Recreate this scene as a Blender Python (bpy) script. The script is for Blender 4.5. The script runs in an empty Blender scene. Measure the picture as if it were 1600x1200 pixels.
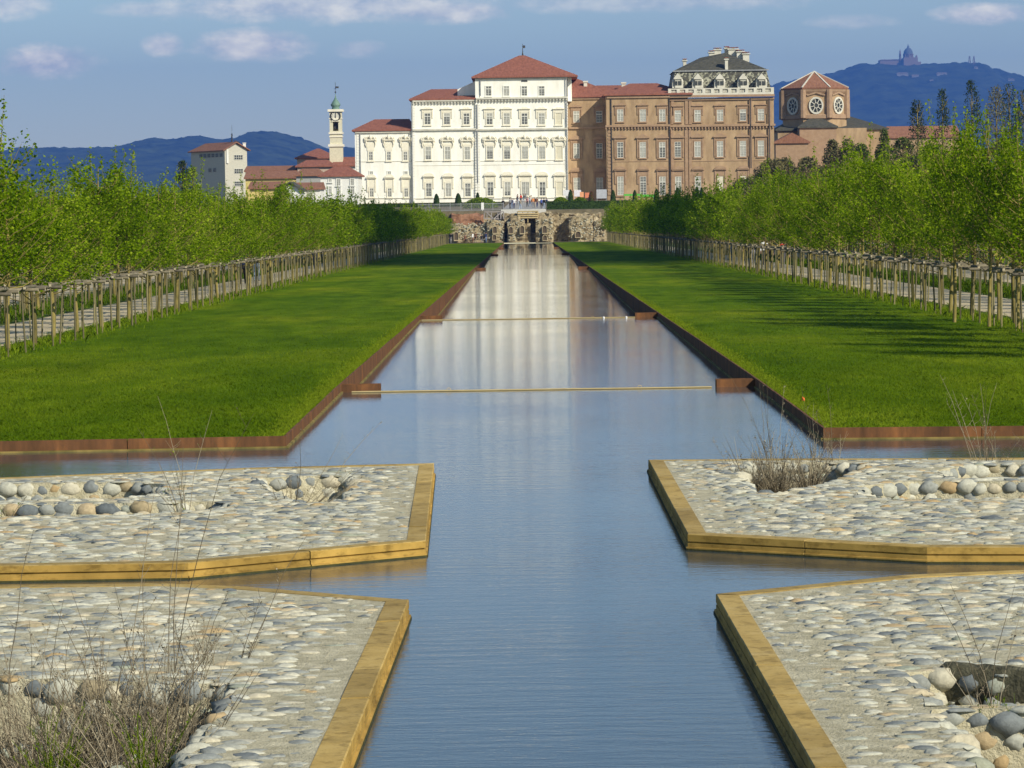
import bpy, bmesh, math, random
import numpy as np
from mathutils import Vector, Matrix, noise
from mathutils.geometry import delaunay_2d_cdt
R = math.radians
S = bpy.context.scene
COL = S.collection

# ------------------------------------------------------------------ camera
F, CX, CY = 5000.0, 800.0, 600.0          # focal length and centre in photo pixels
VPX, VPY, ROLL = 821.0, 326.0, R(0.8)
CAMZ = 3.28
Yc = Vector((VPX - CX, CY - VPY, -F)).normalized()
zt = Vector((-math.sin(ROLL), math.cos(ROLL), 0)); zt.z = (-zt.x * Yc.x - zt.y * Yc.y) / Yc.z
Zc = zt.normalized(); Xc = Yc.cross(Zc)
RWC = Matrix((Xc, Yc, Zc))                # camera axes -> world
CAM = Vector((0, 0, CAMZ))
cd = bpy.data.cameras.new('camera'); cam = bpy.data.objects.new('camera', cd); COL.objects.link(cam)
cam.matrix_world = Matrix.Translation(CAM) @ RWC.to_4x4()
cd.sensor_width = 36; cd.lens = 36 * F / 1600; cd.clip_start = 0.5; cd.clip_end = 60000
S.camera = cam

def ray(px, py): return RWC @ Vector((px - CX, CY - py, -F))
def P(px, py, z=0.0):
    d = ray(px, py); t = (z - CAMZ) / d.z; return CAM + d * t
def Q(px, py, Y):
    d = ray(px, py); return CAM + d * (Y / d.y)

# ------------------------------------------------------------------ world, sun
SUN = Vector((0.57, -0.62, 0.55)).normalized()
EL = math.asin(SUN.z); AZ = math.atan2(SUN.x, SUN.y)
w = bpy.data.worlds.new('World'); S.world = w; w.use_nodes = True
wt = w.node_tree; wn = wt.nodes; wl = wt.links
for n in list(wn): wn.remove(n)
def N(tree, kind, **kw):
    n = tree.nodes.new(kind)
    for k, v in kw.items(): setattr(n, k, v)
    return n
def link(tree, a, b): tree.links.new(a, b)
def math_(tree, op, a, b=None, clamp=False):
    n = tree.nodes.new('ShaderNodeMath'); n.operation = op; n.use_clamp = clamp
    for i, v in enumerate((a, b)):
        if v is None: continue
        if isinstance(v, (int, float)): n.inputs[i].default_value = v
        else: tree.links.new(v, n.inputs[i])
    return n.outputs[0]
out = N(wt, 'ShaderNodeOutputWorld'); bg = N(wt, 'ShaderNodeBackground'); bg.inputs[1].default_value = 0.108
sky = N(wt, 'ShaderNodeTexSky', sky_type='NISHITA', sun_disc=False)
sky.sun_elevation = EL; sky.sun_rotation = AZ; sky.air_density = 1.0; sky.dust_density = 0.2; sky.ozone_density = 4.0; sky.altitude = 250
tc = N(wt, 'ShaderNodeTexCoord'); sp = N(wt, 'ShaderNodeSeparateXYZ'); link(wt, tc.outputs['Generated'], sp.inputs[0])
yy = math_(wt, 'MAXIMUM', sp.outputs[1], 0.05)
U = math_(wt, 'DIVIDE', sp.outputs[0], yy); V = math_(wt, 'DIVIDE', sp.outputs[2], yy)
# clouds low over the horizon, direction space, tangents * 1000
cmb = N(wt, 'ShaderNodeCombineXYZ'); link(wt, math_(wt, 'MULTIPLY', U, 60.0), cmb.inputs[0]); link(wt, math_(wt, 'MULTIPLY', V, 110.0), cmb.inputs[1])
nz = N(wt, 'ShaderNodeTexNoise'); nz.inputs['Scale'].default_value = 1.25; nz.inputs['Detail'].default_value = 7; nz.inputs['Roughness'].default_value = .6
link(wt, cmb.outputs[0], nz.inputs['Vector'])
nzv = math_(wt, 'SUBTRACT', nz.outputs[0], 0.5)
mask = None
CA = 1.35
for (px, py, rx, ry, amp) in ((75, 96, 80, 27, .62), (255, 70, 34, 18, .5), (395, 70, 100, 26, .58), (690, 18, 130, 20, .5), (500, 8, 300, 28, .48), (240, 14, 90, 14, .3),
                              (1540, 22, 85, 18, .55), (1330, 34, 70, 12, .22), (0, 4, 90, 26, .4), (560, 76, 40, 14, .3), (1000, 4, 300, 16, .3),
                              (600, -200, 500, 70, .3), (1500, -400, 500, 90, .3)):
    d = ray(px, py); u0 = d.x / d.y; v0 = d.z / d.y
    a = math_(wt, 'DIVIDE', math_(wt, 'SUBTRACT', U, u0), rx / F); b = math_(wt, 'DIVIDE', math_(wt, 'SUBTRACT', V, v0), ry / F)
    r2 = math_(wt, 'ADD', math_(wt, 'MULTIPLY', a, a), math_(wt, 'MULTIPLY', b, b))
    g = math_(wt, 'SUBTRACT', 1.15, math_(wt, 'POWER', r2, 0.7))
    g = math_(wt, 'ADD', g, math_(wt, 'MULTIPLY', nzv, 1.7))
    g = math_(wt, 'MULTIPLY', g, amp * 1.6, clamp=True); g = math_(wt, 'MINIMUM', g, amp * CA)
    mask = g if mask is None else math_(wt, 'MAXIMUM', mask, g)
cc = N(wt, 'ShaderNodeMix', data_type='RGBA')
cc.inputs[6].default_value = (6.6, 6.8, 7.0, 1); cc.inputs[7].default_value = (15.5, 14.0, 10.8, 1)
link(wt, math_(wt, 'ADD', math_(wt, 'MULTIPLY', nzv, 3.0), 0.45, clamp=True), cc.inputs[0])
tintn = N(wt, 'ShaderNodeMix', data_type='RGBA', blend_type='MULTIPLY'); tintn.inputs[0].default_value = 1
link(wt, sky.outputs[0], tintn.inputs[6]); tintn.inputs[7].default_value = (1.08, 1.05, 0.93, 1)
mx = N(wt, 'ShaderNodeMix', data_type='RGBA'); link(wt, mask, mx.inputs[0]); link(wt, tintn.outputs[2], mx.inputs[6]); link(wt, cc.outputs[2], mx.inputs[7])
link(wt, mx.outputs[2], bg.inputs[0]); link(wt, bg.outputs[0], out.inputs[0])

sd = bpy.data.lights.new('sun', 'SUN'); sd.energy = 5.0; sd.angle = R(0.5); sd.color = (1.0, 0.92, 0.75)
so = bpy.data.objects.new('sun', sd); COL.objects.link(so); so.rotation_euler = SUN.to_track_quat('Z', 'Y').to_euler()
S.view_settings.view_transform = 'Standard'; S.view_settings.look = 'None'; S.view_settings.exposure = 0.15; S.view_settings.gamma = 1
S.render.engine = 'CYCLES'
S.cycles.max_bounces = 6; S.cycles.transparent_max_bounces = 6; S.cycles.volume_bounces = 0

# ------------------------------------------------------------------ helpers
rng = random.Random(7); nr = np.random.default_rng(7)

def tag(o, label=None, cat=None, group=None, kind=None):
    if label: o['label'] = label
    if cat: o['category'] = cat
    if group: o['group'] = group
    if kind: o['kind'] = kind
    return o
def empty(name, loc=(0, 0, 0), rz=0.0, label=None, cat=None, group=None):
    o = bpy.data.objects.new(name, None); COL.objects.link(o); o.location = loc; o.rotation_euler = (0, 0, rz)
    o.empty_display_size = .2
    return tag(o, label, cat, group)
def link_mesh(name, me, parent=None, loc=None, rz=None, scale=None):
    o = bpy.data.objects.new(name, me); COL.objects.link(o)
    if parent: o.parent = parent
    if loc is not None: o.location = loc
    if rz is not None: o.rotation_euler = (0, 0, rz)
    if scale is not None: o.scale = scale
    return o

class MB:
    def __init__(s): s.v = []; s.f = []; s.m = []; s.t = []; s.sm = []
    def add(s, vs, fs, m=0, t=0.5, smooth=False):
        b = len(s.v); s.v.extend([tuple(v) for v in vs])
        for f in fs: s.f.append(tuple(b + i for i in f)); s.m.append(m); s.t.append(t); s.sm.append(smooth)
    def box(s, x0, x1, y0, y1, z0, z1, m=0, t=.5):
        s.add([(x0, y0, z0), (x1, y0, z0), (x1, y1, z0), (x0, y1, z0), (x0, y0, z1), (x1, y0, z1), (x1, y1, z1), (x0, y1, z1)],
              [(0, 3, 2, 1), (4, 5, 6, 7), (0, 1, 5, 4), (1, 2, 6, 5), (2, 3, 7, 6), (3, 0, 4, 7)], m, t)
    def bar(s, a, b, w, h=None, m=0, t=.5):
        a = Vector(a); b = Vector(b); h = h or w; d = (b - a).normalized()
        u = d.cross(Vector((0, 0, 1)));  u = Vector((1, 0, 0)) if u.length < 1e-4 else u.normalized(); v = u.cross(d)
        vs = [p + u * i * w / 2 + v * j * h / 2 for p in (a, b) for i, j in ((-1, -1), (1, -1), (1, 1), (-1, 1))]
        s.add(vs, [(0, 3, 2, 1), (4, 5, 6, 7), (0, 1, 5, 4), (1, 2, 6, 5), (2, 3, 7, 6), (3, 0, 4, 7)], m, t)
    def tube(s, pts, rs, n=7, m=0, t=.5, caps=True):
        pts = [Vector(p) for p in pts]; b = []; 
        if isinstance(rs, (int, float)): rs = [rs] * len(pts)
        vs = []
        for i, p in enumerate(pts):
            d = (pts[min(i + 1, len(pts) - 1)] - pts[max(i - 1, 0)]).normalized()
            u = d.cross(Vector((0, 1, 0.1))); u = Vector((1, 0, 0)) if u.length < 1e-3 else u.normalized(); v = d.cross(u)
            for k in range(n):
                a = 2 * math.pi * k / n; vs.append(p + (u * math.cos(a) + v * math.sin(a)) * rs[i])
        fs = []
        for i in range(len(pts) - 1):
            for k in range(n):
                k2 = (k + 1) % n; fs.append((i * n + k, i * n + k2, (i + 1) * n + k2, (i + 1) * n + k))
        s.add(vs, fs, m, t, True)
        if caps: s.add(vs[:n], [tuple(range(n))[::-1]], m, t); s.add(vs[-n:], [tuple(range(n))], m, t)
    def lathe(s, c, prof, n=16, m=0, t=.5, smooth=True, a0=0.0, squash=1.0):
        vs = []; fs = []
        for (r, z) in prof:
            for k in range(n):
                a = a0 + 2 * math.pi * k / n; vs.append((c[0] + r * math.cos(a), c[1] + r * math.sin(a) * squash, c[2] + z))
        for i in range(len(prof) - 1):
            for k in range(n):
                k2 = (k + 1) % n; fs.append((i * n + k, i * n + k2, (i + 1) * n + k2, (i + 1) * n + k))
        s.add(vs, fs, m, t, smooth)
        s.add(vs[-n:], [tuple(range(n))], m, t); s.add(vs[:n], [tuple(range(n))[::-1]], m, t)
    def prism(s, pts, y0, y1, m=0, t=.5):
        """outline in XZ extruded along Y"""
        n = len(pts); vs = [(p[0], y0, p[1]) for p in pts] + [(p[0], y1, p[1]) for p in pts]
        fs = [tuple(range(n)), tuple(range(2 * n - 1, n - 1, -1))] + [(i, i + n, (i + 1) % n + n, (i + 1) % n) for i in range(n)]
        s.add(vs, fs, m, t)
    def hip(s, x0, x1, y0, y1, z, xr0, xr1, zr, m=0, yr=None, th=.25):
        yr = (y0 + y1) / 2 if yr is None else yr
        vs = [(x0, y0, z), (x1, y0, z), (x1, y1, z), (x0, y1, z), (xr0, yr, zr), (xr1, yr, zr), (x0, y0, z - th), (x1, y0, z - th), (x1, y1, z - th), (x0, y1, z - th)]
        s.add(vs, [(0, 1, 5, 4), (1, 2, 5), (2, 3, 4, 5), (3, 0, 4), (6, 7, 1, 0), (7, 8, 2, 1), (8, 9, 3, 2), (9, 6, 0, 3), (9, 8, 7, 6)], m)
    def mesh(s, name, mats):
        me = bpy.data.meshes.new(name); me.from_pydata(s.v, [], s.f); me.validate()
        for m in (mats if isinstance(mats, (list, tuple)) else [mats]): me.materials.append(m)
        if len(me.polygons) == len(s.f):
            me.polygons.foreach_set('material_index', s.m); me.polygons.foreach_set('use_smooth', s.sm)
            at = me.attributes.new('tint', 'FLOAT', 'FACE'); at.data.foreach_set('value', s.t)
        me.update(); return me
    def build(s, name, mats, parent=None, loc=None, rz=None):
        return link_mesh(name, s.mesh(name, mats), parent, loc, rz)

def np_mesh(name, V, Fq, mats, tint=None, midx=None, smooth=False):
    """V (n,3), Fq (m,k) arrays -> mesh"""
    me = bpy.data.meshes.new(name); n = len(V); m, k = Fq.shape
    me.vertices.add(n); me.vertices.foreach_set('co', np.asarray(V, dtype=np.float32).ravel())
    me.loops.add(m * k); me.loops.foreach_set('vertex_index', Fq.astype(np.int32).ravel())
    me.polygons.add(m); me.polygons.foreach_set('loop_start', np.arange(0, m * k, k, dtype=np.int32))
    for mm in (mats if isinstance(mats, (list, tuple)) else [mats]): me.materials.append(mm)
    if midx is not None: me.polygons.foreach_set('material_index', midx.astype(np.int32))
    if smooth: me.polygons.foreach_set('use_smooth', np.ones(m, dtype=bool))
    me.update(calc_edges=True)
    if tint is not None:
        at = me.attributes.new('tint', 'FLOAT', 'FACE'); at.data.foreach_set('value', tint.astype(np.float32))
    return me

# ------------------------------------------------------------------ materials
def base_mat(name):
    m = bpy.data.materials.new(name); m.use_nodes = True; t = m.node_tree
    return m, t, t.nodes['Principled BSDF']
def ramp(t, fac, stops, interp='LINEAR'):
    r = N(t, 'ShaderNodeValToRGB'); r.color_ramp.interpolation = interp; e = r.color_ramp.elements
    while len(e) < len(stops): e.new(0.5)
    for i, (p, c) in enumerate(stops): e[i].position = p; e[i].color = (*c, 1)
    link(t, fac, r.inputs[0]); return r.outputs[0]
def noise_n(t, scale, detail=5, rough=.6, vec=None, coord='Object', mapscale=None):
    tc = N(t, 'ShaderNodeTexCoord'); v = tc.outputs[coord]
    if mapscale:
        mp = N(t, 'ShaderNodeMapping'); mp.inputs['Scale'].default_value = mapscale; link(t, v, mp.inputs[0]); v = mp.outputs[0]
    n = N(t, 'ShaderNodeTexNoise'); n.inputs['Scale'].default_value = scale; n.inputs['Detail'].default_value = detail; n.inputs['Roughness'].default_value = rough
    link(t, v, n.inputs['Vector']); return n.outputs[0]
def mixc(t, fac, a, b, mode='MIX'):
    n = N(t, 'ShaderNodeMix', data_type='RGBA', blend_type=mode)
    if isinstance(fac, (int, float)): n.inputs[0].default_value = fac
    else: link(t, fac, n.inputs[0])
    for i, c in ((6, a), (7, b)):
        if isinstance(c, tuple): n.inputs[i].default_value = (*c, 1)
        else: link(t, c, n.inputs[i])
    return n.outputs[2]
def bump(t, bs, h, strength, dist):
    b = N(t, 'ShaderNodeBump'); b.inputs['Strength'].default_value = strength; b.inputs['Distance'].default_value = dist
    link(t, h, b.inputs['Height']); link(t, b.outputs[0], bs.inputs['Normal'])
def mk(name, c1, c2, scale=3.0, rough=.85, bstr=0.3, bdist=.02, bscale=None, mapscale=None, lo=.3, hi=.7, metal=0, detail=6, rnd=0):
    m, t, bs = base_mat(name)
    n = noise_n(t, scale, detail, mapscale=mapscale); c = ramp(t, n, [(lo, c1), (hi, c2)])
    if rnd:
        oi = N(t, 'ShaderNodeObjectInfo'); c = mixc(t, 1.0, c, ramp(t, oi.outputs['Random'], [(0, (1 - rnd, 1 - rnd, 1 - rnd * .9)), (1, (1 + rnd * .4, 1 + rnd * .35, 1 + rnd * .3))]), 'MULTIPLY')
    link(t, c, bs.inputs['Base Color'])
    bs.inputs['Roughness'].default_value = rough; bs.inputs['Metallic'].default_value = metal
    bs.inputs['Specular IOR Level'].default_value = .25
    if bstr: bump(t, bs, noise_n(t, bscale or scale * 4, 6, mapscale=mapscale), bstr, bdist)
    return m
def tinted(name, stops, rough=.8, scale=20, amt=.35, transl=0.0, interp='LINEAR', rnd=0.0, bstr=0, spec=.25):
    m, t, bs = base_mat(name)
    a = N(t, 'ShaderNodeAttribute'); a.attribute_name = 'tint'; fac = a.outputs['Fac']
    if rnd:
        oi = N(t, 'ShaderNodeObjectInfo')
        fac = math_(t, 'ADD', fac, math_(t, 'MULTIPLY', math_(t, 'SUBTRACT', oi.outputs['Random'], .5), rnd))
    c = ramp(t, fac, stops, interp)
    if amt:
        n = noise_n(t, scale, 5); v = ramp(t, n, [(.25, (1 - amt,) * 3), (.75, (1 + amt * .3,) * 3)])
        c = mixc(t, 1.0, c, v, 'MULTIPLY')
    link(t, c, bs.inputs['Base Color']); bs.inputs['Roughness'].default_value = rough; bs.inputs['Specular IOR Level'].default_value = spec
    if bstr: bump(t, bs, noise_n(t, scale * 2, 5), bstr, .01)
    if transl:
        tr = N(t, 'ShaderNodeBsdfTranslucent'); link(t, c, tr.inputs[0]); ms = N(t, 'ShaderNodeMixShader'); ms.inputs[0].default_value = transl
        link(t, bs.outputs[0], ms.inputs[1]); link(t, tr.outputs[0], ms.inputs[2]); link(t, ms.outputs[0], t.nodes['Material Output'].inputs[0])
    return m

M = {}
# lawn
def lawn_mat():
    m, t, bs = base_mat('lawn')
    big = noise_n(t, .16, 6, .65, mapscale=(1, .35, 1)); mid = noise_n(t, 1.2, 6, mapscale=(1, .25, 1)); fine = noise_n(t, 28, 4, .8, mapscale=(1, .5, 1))
    c = ramp(t, big, [(.30, (.046, .108, .003)), (.50, (.095, .165, .004)), (.66, (.165, .215, .008))])
    c = mixc(t, .9, c, ramp(t, mid, [(.3, (.5, .58, .5)), (.7, (1.3, 1.22, 1.1))]), 'MULTIPLY')
    c = mixc(t, .9, c, ramp(t, fine, [(.3, (.5, .55, .45)), (.7, (1.4, 1.35, 1.3))]), 'MULTIPLY')
    link(t, c, bs.inputs['Base Color']); bs.inputs['Roughness'].default_value = .9; bs.inputs['Specular IOR Level'].default_value = .03
    bump(t, bs, math_(t, 'ADD', math_(t, 'MULTIPLY', fine, .3), mid), .9, .12)
    return m
M['lawn'] = lawn_mat()
M['rough_grass'] = mk('rough_grass', (.05, .095, .008), (.12, .14, .03), 1.2, .95, .8, .1, 9)
M['gravel'] = mk('gravel', (.42, .35, .22), (.58, .49, .33), 2.5, .95, .4, .01, 60)
M['earth'] = mk('earth', (.10, .085, .05), (.2, .17, .11), 1.5, .95, .6, .05, 12)
M['bed'] = mk('bed', (.03, .035, .025), (.05, .05, .03), 1.5, .95, 0)
def water_mat():
    m, t, bs = base_mat('water')
    bs.inputs['Base Color'].default_value = (.04, .056, .066, 1); bs.inputs['Roughness'].default_value = .02
    bs.inputs['IOR'].default_value = 1.38
    a = noise_n(t, 1.0, 3, .55, mapscale=(1.5, 5.5, 1)); b = noise_n(t, 1.0, 3, .6, mapscale=(9, 26, 1)); c = noise_n(t, .16, 2)
    h = math_(t, 'ADD', math_(t, 'MULTIPLY', a, .0060), math_(t, 'MULTIPLY', b, .0022))
    h = math_(t, 'MULTIPLY', h, ramp(t, c, [(.3, (.45,) * 3), (.7, (1.0,) * 3)]))
    tcw = N(t, 'ShaderNodeTexCoord'); sx_ = N(t, 'ShaderNodeSeparateXYZ'); link(t, tcw.outputs['Object'], sx_.inputs[0])
    mr = N(t, 'ShaderNodeMapRange'); mr.inputs['From Min'].default_value = 15; mr.inputs['From Max'].default_value = 48; mr.inputs['To Min'].default_value = 2.4; mr.inputs['To Max'].default_value = .85
    link(t, sx_.outputs[1], mr.inputs['Value']); h = math_(t, 'MULTIPLY', h, mr.outputs[0])
    bn = N(t, 'ShaderNodeBump'); bn.inputs['Strength'].default_value = 1.0; bn.inputs['Distance'].default_value = 0.55
    link(t, h, bn.inputs['Height']); link(t, bn.outputs[0], bs.inputs['Normal'])
    return m
M['water'] = water_mat()
def corten():
    m, t, bs = base_mat('corten')
    n = noise_n(t, 1.6, 7, .7, mapscale=(1, 1, .35)); st = noise_n(t, 9, 4, .6, mapscale=(1, 1, .08))
    c = ramp(t, n, [(.25, (.055, .032, .018)), (.5, (.130, .064, .030)), (.75, (.28, .125, .045))])
    c = mixc(t, .7, c, ramp(t, st, [(.3, (.6, .6, .6)), (.7, (1.35, 1.2, 1.1))]), 'MULTIPLY')
    link(t, c, bs.inputs['Base Color']); bs.inputs['Roughness'].default_value = .85; bs.inputs['Specular IOR Level'].default_value = .2
    bump(t, bs, noise_n(t, 30, 5), .3, .01); return m
M['corten'] = corten()
M['algae'] = mk('algae_line', (.06, .06, .015), (.30, .22, .07), 3, .9, .3, .01, 30)
M['mortar'] = mk('mortar', (.36, .325, .21), (.64, .59, .42), 9, .95, 1.0, .03, 50)
M['pebble'] = tinted('pebbles', [(0, (.13, .15, .16)), (.10, (.20, .22, .22)), (.24, (.34, .35, .31)), (.42, (.46, .46, .38)), (.6, (.54, .53, .43)), (.76, (.52, .47, .34)), (.86, (.42, .30, .15)), (.92, (.30, .33, .26)), (1, (.60, .59, .51))], .85, 26, .34, bstr=.5)
def blockvar(t, c, lo=.72, hi=1.12):
    a = N(t, 'ShaderNodeAttribute'); a.attribute_name = 'tint'
    return mixc(t, 1.0, c, ramp(t, a.outputs['Fac'], [(0, (lo,) * 3), (1, (hi,) * 3)]), 'MULTIPLY')
def coping_mat():
    m, t, bs = base_mat('coping')
    n = noise_n(t, 2.2, 6, .65); sp_ = noise_n(t, 60, 3, .7)
    c = ramp(t, n, [(.26, (.25, .18, .06)), (.42, (.40, .275, .085)), (.58, (.45, .32, .11)), (.8, (.53, .40, .19))])
    c = mixc(t, .6, c, ramp(t, sp_, [(.3, (.8, .8, .8)), (.7, (1.12, 1.12, 1.12))]), 'MULTIPLY')
    d_ = noise_n(t, 7, 5, .7); c = mixc(t, .85, c, ramp(t, d_, [(.36, (.55, .54, .5)), (.5, (1, 1, 1))]), 'MULTIPLY'); c = blockvar(t, c)
    link(t, c, bs.inputs['Base Color']); bs.inputs['Roughness'].default_value = .8; bs.inputs['Specular IOR Level'].default_value = .2
    bump(t, bs, sp_, .3, .005); return m
M['coping'] = coping_mat()
M['coping_stained'] = mk('stained_coping', (.26, .165, .035), (.54, .345, .085), 2.0, .85, .3, .005, 40)
_t = M['coping_stained'].node_tree; _b = _t.nodes['Principled BSDF']; _c = _b.inputs['Base Color'].links[0].from_socket
_d = noise_n(_t, 5, 5, .7, mapscale=(1, 1, 2)); link(_t, blockvar(_t, mixc(_t, .8, _c, ramp(_t, _d, [(.36, (.5, .48, .42)), (.5, (1, 1, 1))]), 'MULTIPLY'), .78, 1.1), _b.inputs['Base Color'])
M['moss'] = mk('wet_moss', (.025, .03, .012), (.07, .065, .02), 8, .9, .5, .02, 30)
LEAF = [(0, (.07, .14, .002)), (.35, (.155, .25, .003)), (.7, (.25, .36, .006)), (1, (.40, .49, .04))]
M['leaf'] = tinted('leaves', LEAF, .8, 3, 0, .52, rnd=.34, spec=.08)
M['leaf_dark'] = tinted('dark_leaves', [(0, (.02, .035, .006)), (1, (.055, .085, .018))], .8, 3, 0, .2, rnd=.3)
M['olive'] = tinted('olive_leaves', [(0, (.06, .08, .015)), (1, (.15, .19, .035))], .85, 3, 0, .25, rnd=.3)
M['twig'] = tinted('bare_twigs', [(0, (.10, .09, .04)), (1, (.21, .20, .08))], .9, 3, 0, .15, rnd=.3)
M['bark'] = mk('bark', (.13, .11, .035), (.32, .26, .085), 9, .95, .5, .02, 30, mapscale=(1, 1, .3), rnd=.45)
M['stake'] = mk('stake_wood', (.12, .105, .05), (.27, .24, .13), 5, .9, .4, .01, 30, mapscale=(1, 1, .2), rnd=.5)
M['cut'] = mk('cut_wood', (.36, .31, .21), (.5, .44, .32), 5, .9, 0)
M['rail'] = mk('rail_wood', (.12, .105, .07), (.25, .22, .155), 4, .9, .4, .01, 20, rnd=.4)
M['white'] = mk('white_stucco', (.76, .745, .655), (.89, .875, .80), .6, .9, .15, .02, 3, mapscale=(1.6, 1, .35), lo=.25, hi=.6)
M['cream'] = mk('cream_stucco', (.74, .69, .54), (.82, .78, .65), 1.5, .9, .3, .05, 3)
M['brick'] = mk('brick', (.28, .19, .108), (.48, .34, .20), .6, .92, .3, .03, 6, mapscale=(1.3, 1, .5))
M['brick_trim'] = mk('brick_trim', (.30, .195, .12), (.40, .275, .175), 1.5, .92, .3, .03, 6)
M['tile'] = mk('roof_tiles', (.20, .075, .05), (.34, .135, .09), .9, .9, .6, .08, 4, mapscale=(3, 1, 1))
M['tile_brown'] = mk('brown_tiles', (.20, .09, .055), (.31, .155, .095), .9, .9, .5, .08, 4, mapscale=(3, 1, 1))
def slate():
    m, t, bs = base_mat('slate')
    v = N(t, 'ShaderNodeTexVoronoi'); v.inputs['Scale'].default_value = 2.6; tc_ = N(t, 'ShaderNodeTexCoord'); link(t, tc_.outputs['Object'], v.inputs['Vector'])
    link(t, ramp(t, v.outputs['Color'], [(.0, (.035, .035, .028)), (.55, (.075, .072, .05)), (.62, (.20, .20, .14)), (1, (.40, .40, .30))]), bs.inputs['Base Color'])
    bs.inputs['Roughness'].default_value = .8; return m
M['slate'] = slate()
M['slate_plain'] = mk('dark_slate', (.04, .042, .034), (.11, .105, .08), 2, .85, .3, .05, 5)
M['stone'] = mk('pale_stone', (.52, .50, .42), (.68, .66, .57), 1, .9, .2, .02)
M['glass'] = mk('window_glass', (.02, .025, .03), (.08, .085, .08), 1.2, .15, 0)
M['glass_pale'] = mk('curtained_glass', (.30, .30, .26), (.45, .44, .38), 1.0, .35, 0)
M['blind'] = mk('blind_panel', (.60, .56, .42), (.68, .64, .50), 1.0, .9, 0)
M['sash'] = mk('sash_paint', (.60, .60, .54), (.72, .72, .66), 2, .6, 0)
M['iron'] = mk('dark_iron', (.035, .035, .035), (.07, .07, .07), 3, .6, 0)
M['grey_metal'] = mk('grey_metal', (.22, .23, .24), (.34, .35, .36), 3, .5, 0)
M['copper'] = mk('green_copper', (.10, .19, .15), (.20, .30, .24), 1.5, .7, .2)
M['hedge'] = tinted('hedge_leaves', [(0, (.018, .04, .008)), (1, (.06, .11, .02))], .85, 3, 0, .15)
M['ruin'] = mk('ruin_stone', (.20, .15, .085), (.50, .42, .27), 1.6, .95, 1.0, .25, 3.5, lo=.3, hi=.68)
M['ruin_brick'] = mk('ruin_brick', (.20, .095, .055), (.38, .21, .13), .9, .95, .9, .15, 3)
M['timber'] = mk('timber', (.42, .32, .16), (.58, .46, .26), 2, .9, 0)
M['grey_timber'] = mk('grey_timber', (.25, .22, .22), (.36, .33, .32), 2, .9, 0)
M['dry'] = tinted('dry_stems', [(0, (.085, .07, .045)), (.5, (.20, .165, .11)), (1, (.42, .36, .25))], .9, 3, 0, .1)
M['forest'] = mk('forest', (.006, .012, .006), (.05, .07, .03), .014, .95, 0, detail=10, lo=.35, hi=.65)
M['skin'] = mk('skin', (.45, .27, .19), (.5, .31, .22), 5, .6, 0)
M['hair'] = mk('hair', (.03, .02, .015), (.06, .04, .03), 20, .7, 0)
M['grassblade'] = tinted('grass_blades', [(0, (.05, .11, .003)), (.5, (.115, .185, .005)), (1, (.26, .33, .02))], .8, 3, 0, .3, spec=.05)
M['cloudm'] = mk('cloud_vapour', (.75, .76, .8), (.85, .85, .88), .01, 1, 0)
def plain(name, c, rough=.8):
    if name in M: return M[name]
    M[name] = mk(name, tuple(x * .85 for x in c), tuple(min(1, x * 1.1) for x in c), 4, rough, 0); return M[name]

# ------------------------------------------------------------------ terrain profile
WL, WR = -3.38, 4.12                        # canal walls
Y_END = 494.0
def lawn_z(y): return .14 if y < 57.9 else .14 - .0048 * (y - 57.9)
def ter_z(y): return 3.0 + max(0, min(1, (y - 505) / 115)) * 1.7 + max(0, (y - 700)) * .0005
WEIRS = [57.9, 101.0, 211.0, 307.0, 390.0]
LEVEL = [0.0] + [lawn_z(y) - .13 for y in WEIRS[1:]] + [lawn_z(Y_END) - .13]

def sheet(name, pts_rows, mat):
    """rows of points -> grid mesh"""
    mb = MB(); n = len(pts_rows[0]); vs = [p for r in pts_rows for p in r]
    fs = [(i * n + k, i * n + k + 1, (i + 1) * n + k + 1, (i + 1) * n + k) for i in range(len(pts_rows) - 1) for k in range(n - 1)]
    mb.add(vs, fs); return mb.build(name, mat)

FL = P(433, 684, .14); FL0 = P(0, 692, .14); FR = P(1270.5, 671, .14); FR0 = P(1600, 668, .14)
def front_l(x): return FL.y + (x - FL.x) * (FL0.y - FL.y) / (FL0.x - FL.x)
def front_r(x): return FR.y + (x - FR.x) * (FR0.y - FR.y) / (FR0.x - FR.x)
ys = [57.9 + i * (Y_END - 57.9) / 60 for i in range(61)]
def lawn_rows(x_in, x_out, front):
    xs = [x_in + (x_out - x_in) * k / 8 for k in range(9)]
    rows = [[(x, front(x), .14) for x in xs], [(x, 50, .14) for x in xs]]
    rows += [[(x, y, lawn_z(y)) for x in xs] for y in ys]
    return rows
tag(sheet('lawn', lawn_rows(WL - .02, -12.9, front_l), M['lawn']), kind='structure')
tag(sheet('lawn', lawn_rows(WR + .02, 13.6, front_r)[::1], M['lawn']), kind='structure')
def strip(name, xa, xb, y0, y1, mat, dz=0.0, n=30):
    yy_ = [y0 + (y1 - y0) * i / n for i in range(n + 1)]
    return tag(sheet(name, [[(xa, y, lawn_z(y) + dz), (xb, y, lawn_z(y) + dz)] for y in yy_], mat), kind='structure')
def gfl(x): return front_l(max(x, -30))
strip('ground', -2500, -12.9, 41, Y_END, M['rough_grass'], -.004)
strip('ground', 13.6, 2500, 44, Y_END, M['rough_grass'], -.004)
strip('path', -15.9, -13.1, 41.5, Y_END, M['gravel'], .006)
strip('path', -24.0, -19.6, 41.5, Y_END, M['gravel'], .006)
strip('path', 13.9, 16.9, 45, Y_END, M['gravel'], .006)
strip('path', 21.2, 25.4, 45, Y_END, M['gravel'], .006)
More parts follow.
